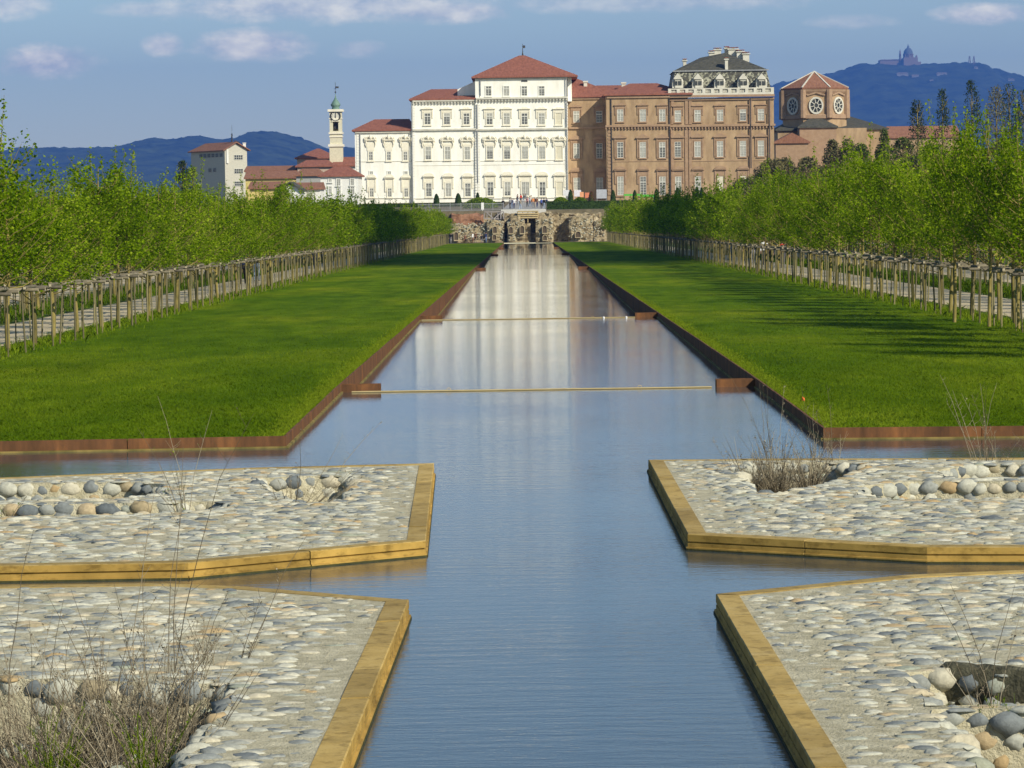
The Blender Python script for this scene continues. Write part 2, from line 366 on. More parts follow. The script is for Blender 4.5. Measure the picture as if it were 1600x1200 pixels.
# apron in front of the ruin and the upper terrain behind
tag(sheet('ground', [[(-2500, Y_END, lawn_z(Y_END) - .01), (2500, Y_END, lawn_z(Y_END) - .01)], [(-2500, 504.9, lawn_z(Y_END)), (2500, 504.9, lawn_z(Y_END))],
                     [(-2500, 504.95, 2.4), (2500, 504.95, 2.4)], [(-2500, 505, 3.0), (2500, 505, 3.0)], [(-2500, 620, 4.7), (2500, 620, 4.7)],
                     [(-4500, 700, 4.7), (4500, 700, 4.7)], [(-4800, 15500, 12), (4800, 15500, 12)]], M['earth']), kind='structure')
tag(sheet('ground', [[(-2500, -200, -.9), (2500, -200, -.9)], [(-2500, 110, -.9), (2500, 110, -.9)], [(-2500, 220, -2.2), (2500, 220, -2.2)], [(-2500, 499, -3.4), (2500, 499, -3.4)]], M['bed']), kind='structure')
PZ = .15
A_out = [(678, 724), (665, 845), (294, 879), (0, 884), (-260, 887), (-260, 752), (0, 746), (380, 731)]
B_out = [(639, 937), (533, 1200), (420, 1480), (-500, 1480), (-500, 920), (0, 915), (255, 911), (380, 916)]
C_out = [(1013, 718), (1300, 716.4), (1600, 715.7), (1900, 715), (1900, 855), (1600, 854.6), (1448.5, 854.5), (1074.5, 835)]
D_out = [(1118.5, 928.5), (1412, 899), (1600, 891), (1900, 884), (2000, 1480), (1420, 1480), (1272, 1200)]
def inside(poly, x, y):
    c = False; n = len(poly); j = n - 1
    for i in range(n):
        xi, yi = poly[i]; xj, yj = poly[j]
        if (yi > y) != (yj > y) and x < (xj - xi) * (y - yi) / (yj - yi) + xi: c = not c
        j = i
    return c
def seg_dist(poly, x, y):
    best = 1e9; n = len(poly)
    for i in range(n):
        ax, ay = poly[i]; bx, by = poly[(i + 1) % n]; dx, dy = bx - ax, by - ay
        t = max(0, min(1, ((x - ax) * dx + (y - ay) * dy) / (dx * dx + dy * dy + 1e-9)))
        best = min(best, math.hypot(x - ax - dx * t, y - ay - dy * t))
    return best
def inset(poly, d):
    n = len(poly); area = sum(poly[i][0] * poly[(i + 1) % n][1] - poly[(i + 1) % n][0] * poly[i][1] for i in range(n)); sg = 1 if area > 0 else -1
    res = []
    for i in range(n):
        p0, p1, p2 = Vector(poly[i - 1]), Vector(poly[i]), Vector(poly[(i + 1) % n])
        e1 = (p1 - p0).normalized(); e2 = (p2 - p1).normalized()
        n1 = Vector((-e1.y, e1.x)) * sg; n2 = Vector((-e2.y, e2.x)) * sg; b = (n1 + n2)
        b = b / max(.3, (1 + n1.dot(n2))); res.append((p1.x + b.x * d, p1.y + b.y * d))
    return res
def ccw(p):
    return p if sum(p[i][0] * p[(i + 1) % len(p)][1] - p[(i + 1) % len(p)][0] * p[i][1] for i in range(len(p))) > 0 else p[::-1]
# water, one pool between each pair of weirs
edges = [-60.0] + WEIRS + [Y_END]
for i in range(6):
    y0, y1 = edges[i], edges[i + 1]; z = LEVEL[i]
    if i == 0:
        me = MB(); big = [(-60, -60), (60, -60), (60, 43.0), (WR + .1, 46), (WR + .1, 57.95), (WL - .1, 57.95), (WL - .1, 46), (-60, 43.0)]
        big = [(-60, -60), (60, -60), (60, 52), (WR + .02, 46.2), (WR + .1, 57.95), (WL - .1, 57.95), (WL - .02, 44.6), (-60, 40)]
        vv = list(big); ee = [(k, (k + 1) % 8) for k in range(8)]; hs = []
        for ol in (A_out, B_out, C_out, D_out):
            pp = inset(ccw([(P(*q, z=PZ).x, P(*q, z=PZ).y) for q in ol]), .1); hs.append(pp); b_ = len(vv); vv += pp; ee += [(b_ + k, b_ + (k + 1) % len(pp)) for k in range(len(pp))]
        rs_ = delaunay_2d_cdt([Vector(v) for v in vv], ee, [], 0, 1e-6); fs_ = []
        for f in rs_[2]:
            fx = sum(rs_[0][k].x for k in f) / 3; fy = sum(rs_[0][k].y for k in f) / 3
            if inside(big, fx, fy) and not any(inside(h_, fx, fy) for h_ in hs): fs_.append(f)
        me.add([(v.x, v.y, 0) for v in rs_[0]], fs_)
        o = me.build('water', M['water'])
    else:
        o = sheet('water', [[(WL - .1, y0 + .05, z), (WR + .1, y0 + .05, z)], [(WL - .1, y1, z), (WR + .1, y1, z)]], M['water'])
    tag(o, kind='structure')

# corten retaining walls of the canal
def corten_wall(side, label):
    root = empty('retaining_wall', ((WL if side < 0 else WR), 50, 0), 0, label, 'retaining wall', 'rusty steel walls of the canal')
    x = 0; mb = MB(); fr = front_l if side < 0 else front_r; xx = WL if side < 0 else WR
    y = fr(xx)
    while y < Y_END:
        y2 = min(y + 3.0, Y_END)
        zt0, zt1 = lawn_z(y) + .025, lawn_z(y2) + .025
        a, b = (-.03, 0) if side < 0 else (0, .03); zb = -2.6
        yo, yo2 = y - 50, y2 - 50 - .012
        off = rng.uniform(-.006, .006)
        mb.add([(a + off, yo, zb), (b + off, yo, zb), (b + off, yo2, zb), (a + off, yo2, zb), (a + off, yo, zt0), (b + off, yo, zt0), (b + off, yo2, zt1), (a + off, yo2, zt1)],
               [(0, 3, 2, 1), (4, 5, 6, 7), (0, 1, 5, 4), (1, 2, 6, 5), (2, 3, 7, 6), (3, 0, 4, 7)])
        y = y2
    mb.build('steel_plates', M['corten'], root)
    # front return along the lawn's near edge
    mb = MB(); s = -1 if side < 0 else 1; xa = xx
    while abs(xa) < 60:
        xb = xa + s * 2.2; ya, yb = fr(xa) - 50, fr(xb) - 50
        o_ = rng.uniform(-.008, .008); g = .012 * s
        mb.add([(xa - xx, ya - .03 + o_, -.4), (xb - xx - g, yb - .03 + o_, -.4), (xb - xx - g, yb, -.4), (xa - xx, ya, -.4), (xa - xx, ya - .03 + o_, .165), (xb - xx - g, yb - .03 + o_, .165), (xb - xx - g, yb, .165), (xa - xx, ya, .165)],
               [(0, 3, 2, 1), (4, 5, 6, 7), (0, 1, 5, 4), (1, 2, 6, 5), (2, 3, 7, 6), (3, 0, 4, 7)])
        xa = xb
    mb.build('front_plates', M['corten'], root)
    mb = MB(); e = [fr(xx)] + WEIRS + [Y_END]
    for i in range(6):
        z = LEVEL[i]; a, b = (0, .035) if side < 0 else (-.035, 0)
        mb.box(a, b, e[i] - 50 - (.04 if i == 0 else 0), e[i + 1] - 50 - .1, z - .05, z + .022)
    xa = xx; xb = s * 60
    mb.add([(xa - xx, fr(xa) - 50.07, -.05), (xb - xx, fr(xb) - 50.07, -.05), (xb - xx, fr(xb) - 50.07, .022), (xa - xx, fr(xa) - 50.07, .022), (xa - xx, fr(xa) - 50.032, .022), (xb - xx, fr(xb) - 50.032, .022)],
           [(0, 1, 2, 3), (3, 2, 5, 4)])
    mb.build('waterline_ledge', M['algae'], root)
corten_wall(-1, 'long sunlit rusty steel wall holding up the left lawn along the canal')
corten_wall(1, 'long shaded rusty steel wall holding up the right lawn along the canal')

# weirs
ordn = ['nearest', 'second nearest', 'middle', 'second farthest', 'farthest']
for i, y in enumerate(WEIRS):
    z = LEVEL[i]; root = empty('weir', (0, y, z), 0, 'rusty steel weir across the canal, %s of the five' % ordn[i], 'weir', 'rusty weirs stepping down the canal')
    for s, x0 in ((1, WL), (-1, WR)):
        mb = MB(); x1 = x0 + s * .70; a, b = min(x0, x1), max(x0, x1)
        mb.box(a, b, 0, .015, -.6, .14); mb.box(a, b, .3, .315, -.6, .14); mb.box(x1 - .0075, x1 + .0075, .015, .3, -.6, .135); mb.box(a + .01, b - .01, .018, .298, .06, .075)
        mb.build('cheek_plate', M['corten'], root)
    mb = MB(); mb.box(WL + .71, WR - .71, .1, .13, -.9, -.006); mb.build('sill_plate', M['corten'], root)
for i, (pl, pr, lab) in enumerate((((545, 617), (1112, 604.5), 'long thin pale floating pole across the canal at the nearest weir'), ((655, 504), (995, 498), 'long thin pale floating pole across the canal at the second weir'))):
    a = P(*pl, z=LEVEL[i] + .015); b = P(*pr, z=LEVEL[i] + .015); a.y = b.y = WEIRS[i] - .12; a.x = max(a.x, WL + .05)
    root = empty('floating_boom', (0, a.y, 0), 0, lab, 'boom', 'floating poles at the weirs')
    mb = MB(); pts = [(a.x + (b.x - a.x) * k / 14, 0.02 * math.sin(k), LEVEL[i] + .012) for k in range(15)]
    mb.tube(pts, .015, 8); mb.build('pole', plain('pale_pole', (.40, .32, .16)), root)
    for fx in (.27, .8):
        x = a.x + (b.x - a.x) * fx; mb = MB()
        mb.tube([(x + .035 * math.cos(k * math.pi / 5), 0, LEVEL[i] + .03 + .035 * math.sin(k * math.pi / 5)) for k in range(11)], .006, 5)
        mb.build('ring', M['timber'], root)
for px, lab in ((944, 'small white float on the second weir, leftmost of the two'), (980, 'small white float on the second weir, beside the right cheek plate')):
    p = P(px, 498, LEVEL[1]); mb = MB(); mb.lathe((0, 0, 0), [(.002, -.035), (.025, -.025), (.036, 0), (.025, .025), (.002, .035)], 10)
    o = mb.build('float', plain('white_plastic', (.8, .8, .78)), None, (p.x, WEIRS[1] - .2, LEVEL[1] + .015)); tag(o, lab, 'float', 'white floats on the second weir')
# crumpled orange litter on the right lawn
p = P(1253, 629, .14); mb = MB()
mb.add([(0, 0, 0), (.05, .01, .01), (.045, .03, .06), (.005, .02, .085), (.025, -.02, .04)], [(0, 1, 4), (1, 2, 4), (2, 3, 4), (3, 0, 4), (0, 3, 2, 1)])
o = mb.build('litter', plain('orange_wrapper', (.75, .16, .03)), None, (p.x, p.y, .15)); tag(o, 'crumpled orange and white wrapper lying on the right lawn', 'litter')

# ------------------------------------------------------------------ stone platforms
PZ = .15
def vnoise(p): return noise.noise(Vector(p))
def pebble_mesh(centers, sizes, rot, heights, tints, name, seg=8, full=False):
    k = len(centers); rings = [(1.0, -.45), (.93, .18), (.72, .62), (.36, .92)] if not full else [(.45, -.9), (.85, -.5), (1., 0), (.85, .5), (.45, .9)]
    a = np.arange(seg) * 2 * np.pi / seg; V = []
    for (r, z) in rings:
        V.append(np.stack([np.cos(a) * r, np.sin(a) * r, np.full(seg, z)], 1))
    V.append(np.array([[0, 0, 1.0]])); V.append(np.array([[0, 0, -1.0 if full else -.45]]))
    T = np.concatenate(V); nv = len(T); fs = []
    for i in range(len(rings) - 1):
        for j in range(seg):
            j2 = (j + 1) % seg; fs += [(i * seg + j, i * seg + j2, (i + 1) * seg + j2), (i * seg + j, (i + 1) * seg + j2, (i + 1) * seg + j)]
    t0 = (len(rings) - 1) * seg
    for j in range(seg): fs.append((t0 + j, t0 + (j + 1) % seg, nv - 2)); fs.append((j, nv - 1, (j + 1) % seg))
    Fs = np.array(fs); nf = len(Fs)
    c, s = np.cos(rot), np.sin(rot)
    jit = 1 + nr.normal(0, .10, (k, nv, 1)); L = T[None] * jit
    L = L * np.stack([sizes[:, 0], sizes[:, 1], heights], 1)[:, None, :]
    X = L[..., 0] * c[:, None] - L[..., 1] * s[:, None]; Y = L[..., 0] * s[:, None] + L[..., 1] * c[:, None]
    VV = np.stack([X, Y, L[..., 2]], -1) + np.asarray(centers)[:, None, :]
    FF = Fs[None] + (np.arange(k) * nv)[:, None, None]
    return np_mesh(name, VV.reshape(-1, 3), FF.reshape(-1, 3), M['pebble'], np.repeat(tints, nf), smooth=True)

def rough_poly(poly, step=.18, amp=.05):
    res = []; n = len(poly)
    for i in range(n):
        a, b = Vector(poly[i]), Vector(poly[(i + 1) % n]); m_ = max(1, int((b - a).length / step))
        for k in range(m_):
            p = a.lerp(b, k / m_); res.append((p.x + rng.uniform(-amp, amp), p.y + rng.uniform(-amp, amp)))
    return res
PALE = lambda k: np.clip(nr.beta(1.15, 1.35, k), 0, 1)

def platform(outline_px, pits_px, label, cop=.18, edge_in=None):
    outer = [(P(*q, z=PZ).x, P(*q, z=PZ).y) if isinstance(q[0], (int, float)) and len(q) == 2 else (q[0], q[1]) for q in outline_px]
    n = len(outer)
    area = sum(outer[i][0] * outer[(i + 1) % n][1] - outer[(i + 1) % n][0] * outer[i][1] for i in range(n))
    if area < 0: outer.reverse()
    cx = sum(p[0] for p in outer) / n; cy = sum(p[1] for p in outer) / n
    root = empty('stone_platform', (cx, cy, 0), 0, label, 'platform', 'cobbled platforms standing in the water')
    L = lambda p: (p[0] - cx, p[1] - cy)
    inner = inset(outer, cop)
    # coping stones: top, upper face, groove, lip; joints every ~1.3 m
    mb = MB()
    prof = [(0.0, -.0), (.012, .045), (.0, .085)]
    for i in range(n):
        a, b = Vector(outer[i]), Vector(outer[(i + 1) % n]); ai, bi = Vector(inner[i]), Vector(inner[(i + 1) % n])
        ln = (b - a).length; m_ = max(1, round(ln / 1.35)); d = (b - a).normalized(); nrm = Vector((d.y, -d.x))
        for k in range(m_):
            g0 = .006 if k else 0; g1 = .006 if k < m_ - 1 else 0
            p0 = a.lerp(b, (k / m_)) + d * g0; p1 = a.lerp(b, (k + 1) / m_) - d * g1
            q0 = ai.lerp(bi, (k / m_)) + d * g0; q1 = ai.lerp(bi, (k + 1) / m_) - d * g1
            dz = rng.uniform(-.004, .004); t = rng.random()
            def ring(pp, qq):
                r = []
                for (off, z) in ((0.015, -.5), (0.015, .028), (0.0, .030), (0.0, .066), (-.022, .070), (-.022, .078), (0.0, .084), (0.0, PZ - .006 + dz), (-.008, PZ + .002 + dz)):
                    e = pp + nrm * off; r.append((e.x - cx, e.y - cy, z))
                r.append((qq.x - cx, qq.y - cy, PZ + .002 + dz)); r.append((qq.x - cx, qq.y - cy, -.5)); return r
            r0, r1 = ring(p0, q0), ring(p1, q1); K = len(r0)
            mb.add(r0 + r1, [(j, j + K, (j + 1) % K + K, (j + 1) % K) for j in range(K)] + [tuple(range(K)), tuple(range(2 * K - 1, K - 1, -1))], 0, t)
            for j in range(K): mb.m[-(K + 2) + j] = 1 if j < 7 else 0
    mb.build('coping', [M['coping'], M['coping_stained']], root)
    mb = MB()
    for i in range(n):
        a, b = Vector(outer[i]), Vector(outer[(i + 1) % n]); d = (b - a).normalized(); nrm = Vector((d.y, -d.x)) * .021
        mb.add([(a.x + nrm.x - cx, a.y + nrm.y - cy, -.1), (b.x + nrm.x - cx, b.y + nrm.y - cy, -.1), (b.x + nrm.x - cx, b.y + nrm.y - cy, .014), (a.x + nrm.x - cx, a.y + nrm.y - cy, .014),
                (a.x - cx, a.y - cy, .016), (b.x - cx, b.y - cy, .016)], [(0, 1, 2, 3), (3, 2, 5, 4)])
    mb.build('waterline_moss', M['moss'], root)
    # mortar deck with pits
    pits = [rough_poly([(P(*q, z=PZ).x, P(*q, z=PZ).y) for q in pp], .2, .035) for pp in pits_px]
    verts = list(inner); E = [(i, (i + 1) % n) for i in range(n)]; rings = []
    for pt in pits:
        b = len(verts); verts += pt; E += [(b + i, b + (i + 1) % len(pt)) for i in range(len(pt))]
    xs = [p[0] for p in inner]; ys_ = [p[1] for p in inner]; nb = len(verts)
    g = .14; gx = np.arange(min(xs), max(xs), g)
    for x in gx:
        for y in np.arange(min(ys_), max(ys_), g):
            x2, y2 = x + rng.uniform(-.05, .05), y + rng.uniform(-.05, .05)
            if inside(inner, x2, y2) and seg_dist(inner, x2, y2) > .05 and not any(inside(pt, x2, y2) for pt in pits): verts.append((x2, y2))
    res = delaunay_2d_cdt([Vector(v) for v in verts], E, [], 0, 1e-5)
    vo, fo = res[0], res[2]; fs = []
    for f in fo:
        mx_ = sum(vo[i].x for i in f) / 3; my_ = sum(vo[i].y for i in f) / 3
        if inside(inner, mx_, my_) and not any(inside(pt, mx_, my_) for pt in pits): fs.append(f)
    mb = MB()
    vs = []
    for v in vo:
        on_edge = seg_dist(inner, v.x, v.y) < .03
        vs.append((v.x - cx, v.y - cy, PZ - .004 + (0 if on_edge else .012 * vnoise((v.x * 1.7, v.y * 1.7, 3)))))
    mb.add(vs, fs, 0, .5, True); mb.build('mortar_deck', M['mortar'], root)
    # pit walls and floors
    if pits:
        mb = MB(); bc = []; bs_ = []; bh = []; br = []
        for pt in pits:
            K = len(pt); dep = .42
            ins = inset(pt, .07)
            mb.add([(p[0] - cx, p[1] - cy, PZ) for p in pt] + [(p[0] - cx, p[1] - cy, PZ - dep) for p in ins], [(i, (i + 1) % K, (i + 1) % K + K, i + K) for i in range(K)], 0, .5, True)
            f2 = [v for v in ins]; r2 = delaunay_2d_cdt([Vector(v) for v in f2], [(i, (i + 1) % K) for i in range(K)], [], 1, 1e-5)
            mb.add([(v.x - cx, v.y - cy, PZ - dep + .05 * vnoise((v.x * 3, v.y * 3, 0))) for v in r2[0]], r2[2], 1)
            # wall boulders, two courses
            per = 0; pts = []
            for i in range(K):
                a, b = Vector(pt[i]), Vector(pt[(i + 1) % K]); pts.append((a, b, (b - a).length))
            tot = sum(p[2] for p in pts)
            for course in range(3):
                d0 = rng.uniform(0, .1)
                while d0 < tot:
                    r = rng.uniform(.06, .13) * (1.1 if course == 0 else .9); d = d0 + r; acc = 0
                    for (a, b, l_) in pts:
                        if acc + l_ >= d: pos = a.lerp(b, (d - acc) / l_); break
                        acc += l_
                    else: break
                    bc.append((pos.x - cx + rng.uniform(-.02, .02), pos.y - cy + rng.uniform(-.02, .02), PZ - (.075, .20, .33)[course] + rng.uniform(-.015, .015)))
                    bs_.append((r, r * rng.uniform(.42, .62))); bh.append(min(.085, r * rng.uniform(.62, .85))); br.append(rng.uniform(-.3, .3))
                    d0 += 2 * r * rng.uniform(.8, .95)
            # rubble on the floor
            for _ in range(int(abs(tot) * 14)):
                x = rng.uniform(min(p[0] for p in pt), max(p[0] for p in pt)); y = rng.uniform(min(p[1] for p in pt), max(p[1] for p in pt))
                if inside(ins, x, y):
                    r = rng.uniform(.03, .10); bc.append((x - cx, y - cy, PZ - dep + .02)); bs_.append((r, r * .75)); bh.append(r * .6); br.append(rng.uniform(0, 3))
        mb.build('pit_lining', [M['mortar'], M['earth']], root)
        k = len(bc)
        me = pebble_mesh(np.array(bc), np.array(bs_), np.array(br), np.array(bh), PALE(k), 'pit_boulders', 10, True)
        tag(link_mesh('pit_boulders', me, root), kind='stuff')
    # cobbles
    C = []; Sz = []; Rt = []; H = []
    y = min(ys_)
    small = lambda x, y: seg_dist(outer, x, y) < .55
    while y < max(ys_):
        x = min(xs) + rng.uniform(0, .1); rowh = rng.uniform(.085, .125)
        while x < max(xs):
            big = rng.random() < .2; lx = rng.uniform(.055, .115) * (1.4 if big else 1); 
            if small(x, y): lx *= .62
            px_, py_ = x + lx, y + rng.uniform(-.035, .035)
            if py_ > 14 and inside(inner, px_, py_) and seg_dist(inner, px_, py_) > lx * .8 and not any(inside(pt, px_, py_) for pt in pits) and rng.random() < (.45 if small(px_, py_) else .78):
                C.append((px_ - cx, py_ - cy, PZ + .012 * vnoise((px_ * 1.7, py_ * 1.7, 3)) - .006)); Sz.append((lx, min(lx * .85, rowh * .6) * rng.uniform(.7, 1.15))); Rt.append(rng.uniform(-.35, .35)); H.append(rng.uniform(.006, .024) * (1.3 if big else 1) * (.6 if small(px_, py_) else 1))
            x += lx * 2 * rng.uniform(.98, 1.35)
        y += rowh
    k = len(C)
    me = pebble_mesh(np.array(C), np.array(Sz), np.array(Rt), np.array(H), PALE(k), 'cobbles', 9)
    tag(link_mesh('cobbles', me, root), kind='stuff')
    return root

platform(A_out, [[(-80, 757), (215, 753), (262, 757), (264, 772), (215, 777), (-80, 783)], [(-80, 790), (250, 785), (345, 783), (362, 791), (300, 800), (-80, 809)],
                 [(395, 747), (550, 742), (553, 752), (545, 781), (470, 786), (428, 772)]],
         'cobbled stone platform left of the channel just in front of the left lawn')
platform(B_out, [[(-200, 1058), (110, 1062), (250, 1068), (374, 1068), (345, 1120), (292, 1190), (262, 1300), (-200, 1300)]],
         'cobbled stone platform at the bottom left corner with dry weeds growing from its pit')
platform(C_out, [[(1145, 724), (1300, 722), (1365, 728), (1292, 755), (1218, 771), (1168, 768)], [(1335, 760), (1420, 752), (1750, 753), (1750, 777), (1400, 780), (1338, 773)],
                 [(1462, 735), (1520, 726), (1750, 726), (1750, 744), (1485, 747)]],
         'cobbled stone platform right of the channel just in front of the right lawn')
platform(D_out, [[(1402, 1052), (1480, 1046), (1800, 1070), (1800, 1099), (1452, 1101)], [(1455, 1109), (1800, 1107), (1800, 1300), (1585, 1300), (1530, 1200)]],
         'cobbled stone platform at the bottom right corner with a boulder lined pit')

# ------------------------------------------------------------------ young trees, stake frames
def leaf_cloud(name, C, size, tint, mat, up=.35, asp=.75):
    k = len(C); n = nr.normal(0, 1, (k, 3)); n[:, 2] = np.abs(n[:, 2]) * 1 + up; n /= np.linalg.norm(n, axis=1)[:, None]
    t = nr.normal(0, 1, (k, 3)); u = np.cross(n, t); u /= np.linalg.norm(u, axis=1)[:, None]; v = np.cross(n, u)
    sz = size * nr.uniform(.6, 1.3, k)
    u = u * sz[:, None] * .5; v = v * sz[:, None] * .5 * asp
    bend = n * (sz * .12)[:, None]
    V = np.stack([C - u, C - v + bend, C + u, C + v + bend], 1).reshape(-1, 3)
    Fq = np.arange(k * 4).reshape(k, 4)
    return np_mesh(name, V, Fq, mat, tint)
def young_tree(seed, h=5.0, leaves=7000, lsize=.085, w=1.0):
    r = random.Random(seed); g = np.random.default_rng(seed)
    mb = MB(); lean = r.uniform(-.05, .05)
    trunk = [(lean * z * .3 + .03 * math.sin(z * 2 + seed), .03 * math.cos(z * 1.7 + seed), z) for z in np.linspace(0, h * .9, 9)]
    mb.tube(trunk, [.066 * (1 - .82 * i / 8) for i in range(9)], 7)
    segs = []; nb = 30
    for i in range(nb):
        z0 = h * (.27 + .55 * (i / nb)); a = r.uniform(0, 6.283) ; f = (z0 / h - .3) / .55
        ln = w * (1.75 - .9 * f) * r.uniform(.75, 1.1); rise = r.uniform(.45, .95) + .1 * f
        p0 = Vector((lean * z0 * .3, 0, z0)); pts = [p0]
        for k in range(1, 5):
            q = k / 4; pts.append(p0 + Vector((math.cos(a) * ln * q, math.sin(a) * ln * q, rise * ln * q * (.7 + .5 * q) - .2 * q)) + Vector((r.uniform(-.08, .08),) * 3))
        mb.tube(pts, [.02, .015, .011, .007, .004], 4, caps=False); segs.append(pts)
    for i in range(r.choice((1, 2, 3, 4))):     # shoots above the crown
        a = r.uniform(0, 6.28); rr = r.uniform(0, .8) * w; z0 = h * .72; ht = h * r.uniform(.95, 1.18)
        pts = [Vector((math.cos(a) * rr * (.7 + .3 * q), math.sin(a) * rr * (.7 + .3 * q), z0 + (ht - z0) * q)) for q in (0, .35, .7, 1)]
        mb.tube(pts, [.014, .01, .007, .004], 4, caps=False); segs.append(('s', pts))
    C = []; T = []
    body = int(leaves * .93)
    nc = 90
    cl = []
    for i in range(nc):
        pts = segs[r.randrange(nb)]; q = r.uniform(.15, 1.05) * 4; k = min(3, int(q)); p = pts[k].lerp(pts[k + 1], q - k)
        cl.append((p, r.uniform(.16, .34), r.uniform(-.2, .2)))
    per = body // nc
    for (p, rad, t0) in cl:
        d = g.normal(0, 1, (per, 3)); d /= np.linalg.norm(d, axis=1)[:, None]; rr = rad * g.uniform(.2, 1, per) ** .5 * 1.25
        C.append(np.array(p)[None] + d * rr[:, None] * np.array([1, 1, 1.15])); T.append(g.uniform(.15, .8, per) + t0)
    for s in segs:
        if s[0] == 's':
            pts = s[1]; k = max(8, int(leaves * .07 / 5)); q = g.uniform(.1, 1, k) * 3; i0 = np.minimum(2, q.astype(int)); A = np.array([tuple(p) for p in pts])
            C.append(A[i0] + (A[i0 + 1] - A[i0]) * (q - i0)[:, None] + g.normal(0, .05, (k, 3))); T.append(g.uniform(.4, .95, k))
    C = np.concatenate(C); T = np.clip(np.concatenate(T), 0, 1); kp = C[:, 2] > 1.88 + g.normal(0, .1, len(C)); C = C[kp]; T = T[kp]
    return mb.mesh('trunk', M['bark']), leaf_cloud('crown', C, lsize, T, M['leaf'])
VAR_N = [young_tree(100 + i, 5.0, 5600, .085, .92 + .04 * i) for i in range(6)]
VAR_F = [young_tree(200 + i, 5.0, 2500, .14, 1.0) for i in range(5)]

TREE_ID = 0
def place_tree(x, y, hscale, label, group, far):
    tr, cr = rng.choice(VAR_F if far else VAR_N); z = lawn_z(y)
    root = empty('young_tree', (x, y, z), rng.uniform(0, 6.28), label, 'tree', group)
    s = hscale * rng.uniform(.82, 1.14); root.scale = (rng.uniform(.82, 1.15), rng.uniform(.82, 1.15), s)
    link_mesh('trunk', tr, root); link_mesh('crown', cr, root)
def post_mesh(h, r, seed):
    mb = MB(); a = random.Random(seed); l = a.uniform(-.03, .03)
    mb.tube([(0, 0, -.1), (l * .5, a.uniform(-.01, .01), h * .5), (l, 0, h)], [r, r * .95, r * .9], 8, m=0)
    mb.lathe((l, 0, h + .002), [(r * .88, 0), (r * .85, .004)], 8, m=1)
    return mb.mesh('post', [M['stake'], M['cut']])
POSTS = [post_mesh(1.46 + .02 * i, .019 + .005 * (i % 3), i) for i in range(5)]
def rail_mesh(L_, seed):
    mb = MB(); a = random.Random(seed)
    mb.tube([(-L_ / 2, 0, 0), (0, a.uniform(-.01, .01), a.uniform(-.01, .015)), (L_ / 2, 0, 0)], .044, 7, m=0, caps=False)
    for s in (-1, 1): mb.box(s * L_ / 2 - .006, s * L_ / 2 + .006, -.032, .032, -.032, .032, m=1)
    return mb.mesh('rail', [M['rail'], M['cut']])
RAILS = [rail_mesh(1.7, i) for i in range(3)]; RAILS_X = [rail_mesh(1.65, 10 + i) for i in range(3)]
def frame_one(seed):
    a = random.Random(seed); mb = MB()
    for sx in (-.55, .55):
        for sy in (-.72, .72):
            l = a.uniform(-.03, .03); mb.tube([(sx, sy, -.1), (sx + l, sy, 1.5)], .021, 6, m=0)
    for sx in (-.6, .5): mb.tube([(sx, -.95, 1.53), (sx, .95, 1.53)], .036, 6, m=1)
    for sy in (-.7, .7): mb.tube([(-.7, sy, 1.47), (.7, sy, 1.47)], .032, 6, m=1)
    return mb.mesh('stake_frame', [M['stake'], M['rail']])
FR_FAR = [frame_one(i) for i in range(4)]
def place_frame(x, y, label, group, far):
    z = lawn_z(y)
    if far:
        o = link_mesh('stake_frame', rng.choice(FR_FAR), None, (x, y, z)); tag(o, label, 'tree support', group); return
    root = empty('stake_frame', (x, y, z), rng.uniform(-.05, .05), label, 'tree support', group)
    for sx in (-.55, .55):
        for sy in (-.72, .72):
            o = link_mesh('post', rng.choice(POSTS), root, (sx + rng.uniform(-.05, .05), sy + rng.uniform(-.1, .1), 0)); o.rotation_euler = (rng.uniform(-.035, .035), rng.uniform(-.045, .045), rng.uniform(0, 6))
    for sx in (-.55, .55):
        o = link_mesh('rail', rng.choice(RAILS), root, (sx, rng.uniform(-.1, .1), 1.53 + rng.uniform(-.02, .02)), math.pi / 2 + rng.uniform(-.03, .03))
    for sy in (-.72, .72):
        o = link_mesh('rail', rng.choice(RAILS_X), root, (0, sy, 1.46 + rng.uniform(-.02, .02)), rng.uniform(-.04, .04))
XL1, XR1 = -12.35, 12.9
rows = [(XL1, 60, 492, 4.0, .92, 'left', 'between the left lawn and its path', 'trees'),
        (XR1, 64, 492, 4.0, 1.02, 'right', 'between the right lawn and its path', 'trees'),
        (-17.6, 96, 262, 4.0, .92, 'left', 'behind the left path', 'trees'),
        (19.6, 92, 258, 4.0, 1.08, 'right', 'behind the right path', 'trees')]
for (X, y0, y1, st, hs, side, where, _) in rows:
    y = y0; i = 0
    while y < y1:
        far = y > 190
        lab = 'young leafy green tree in the row %s' % where
        place_tree(X + rng.uniform(-.15, .15), y + rng.uniform(-.25, .25), hs, lab, 'young trees %s' % where, far)
        place_frame(X, y, 'square frame of wooden stakes round a young tree %s' % where, 'tree supports %s' % where, far)
        y += st; i += 1
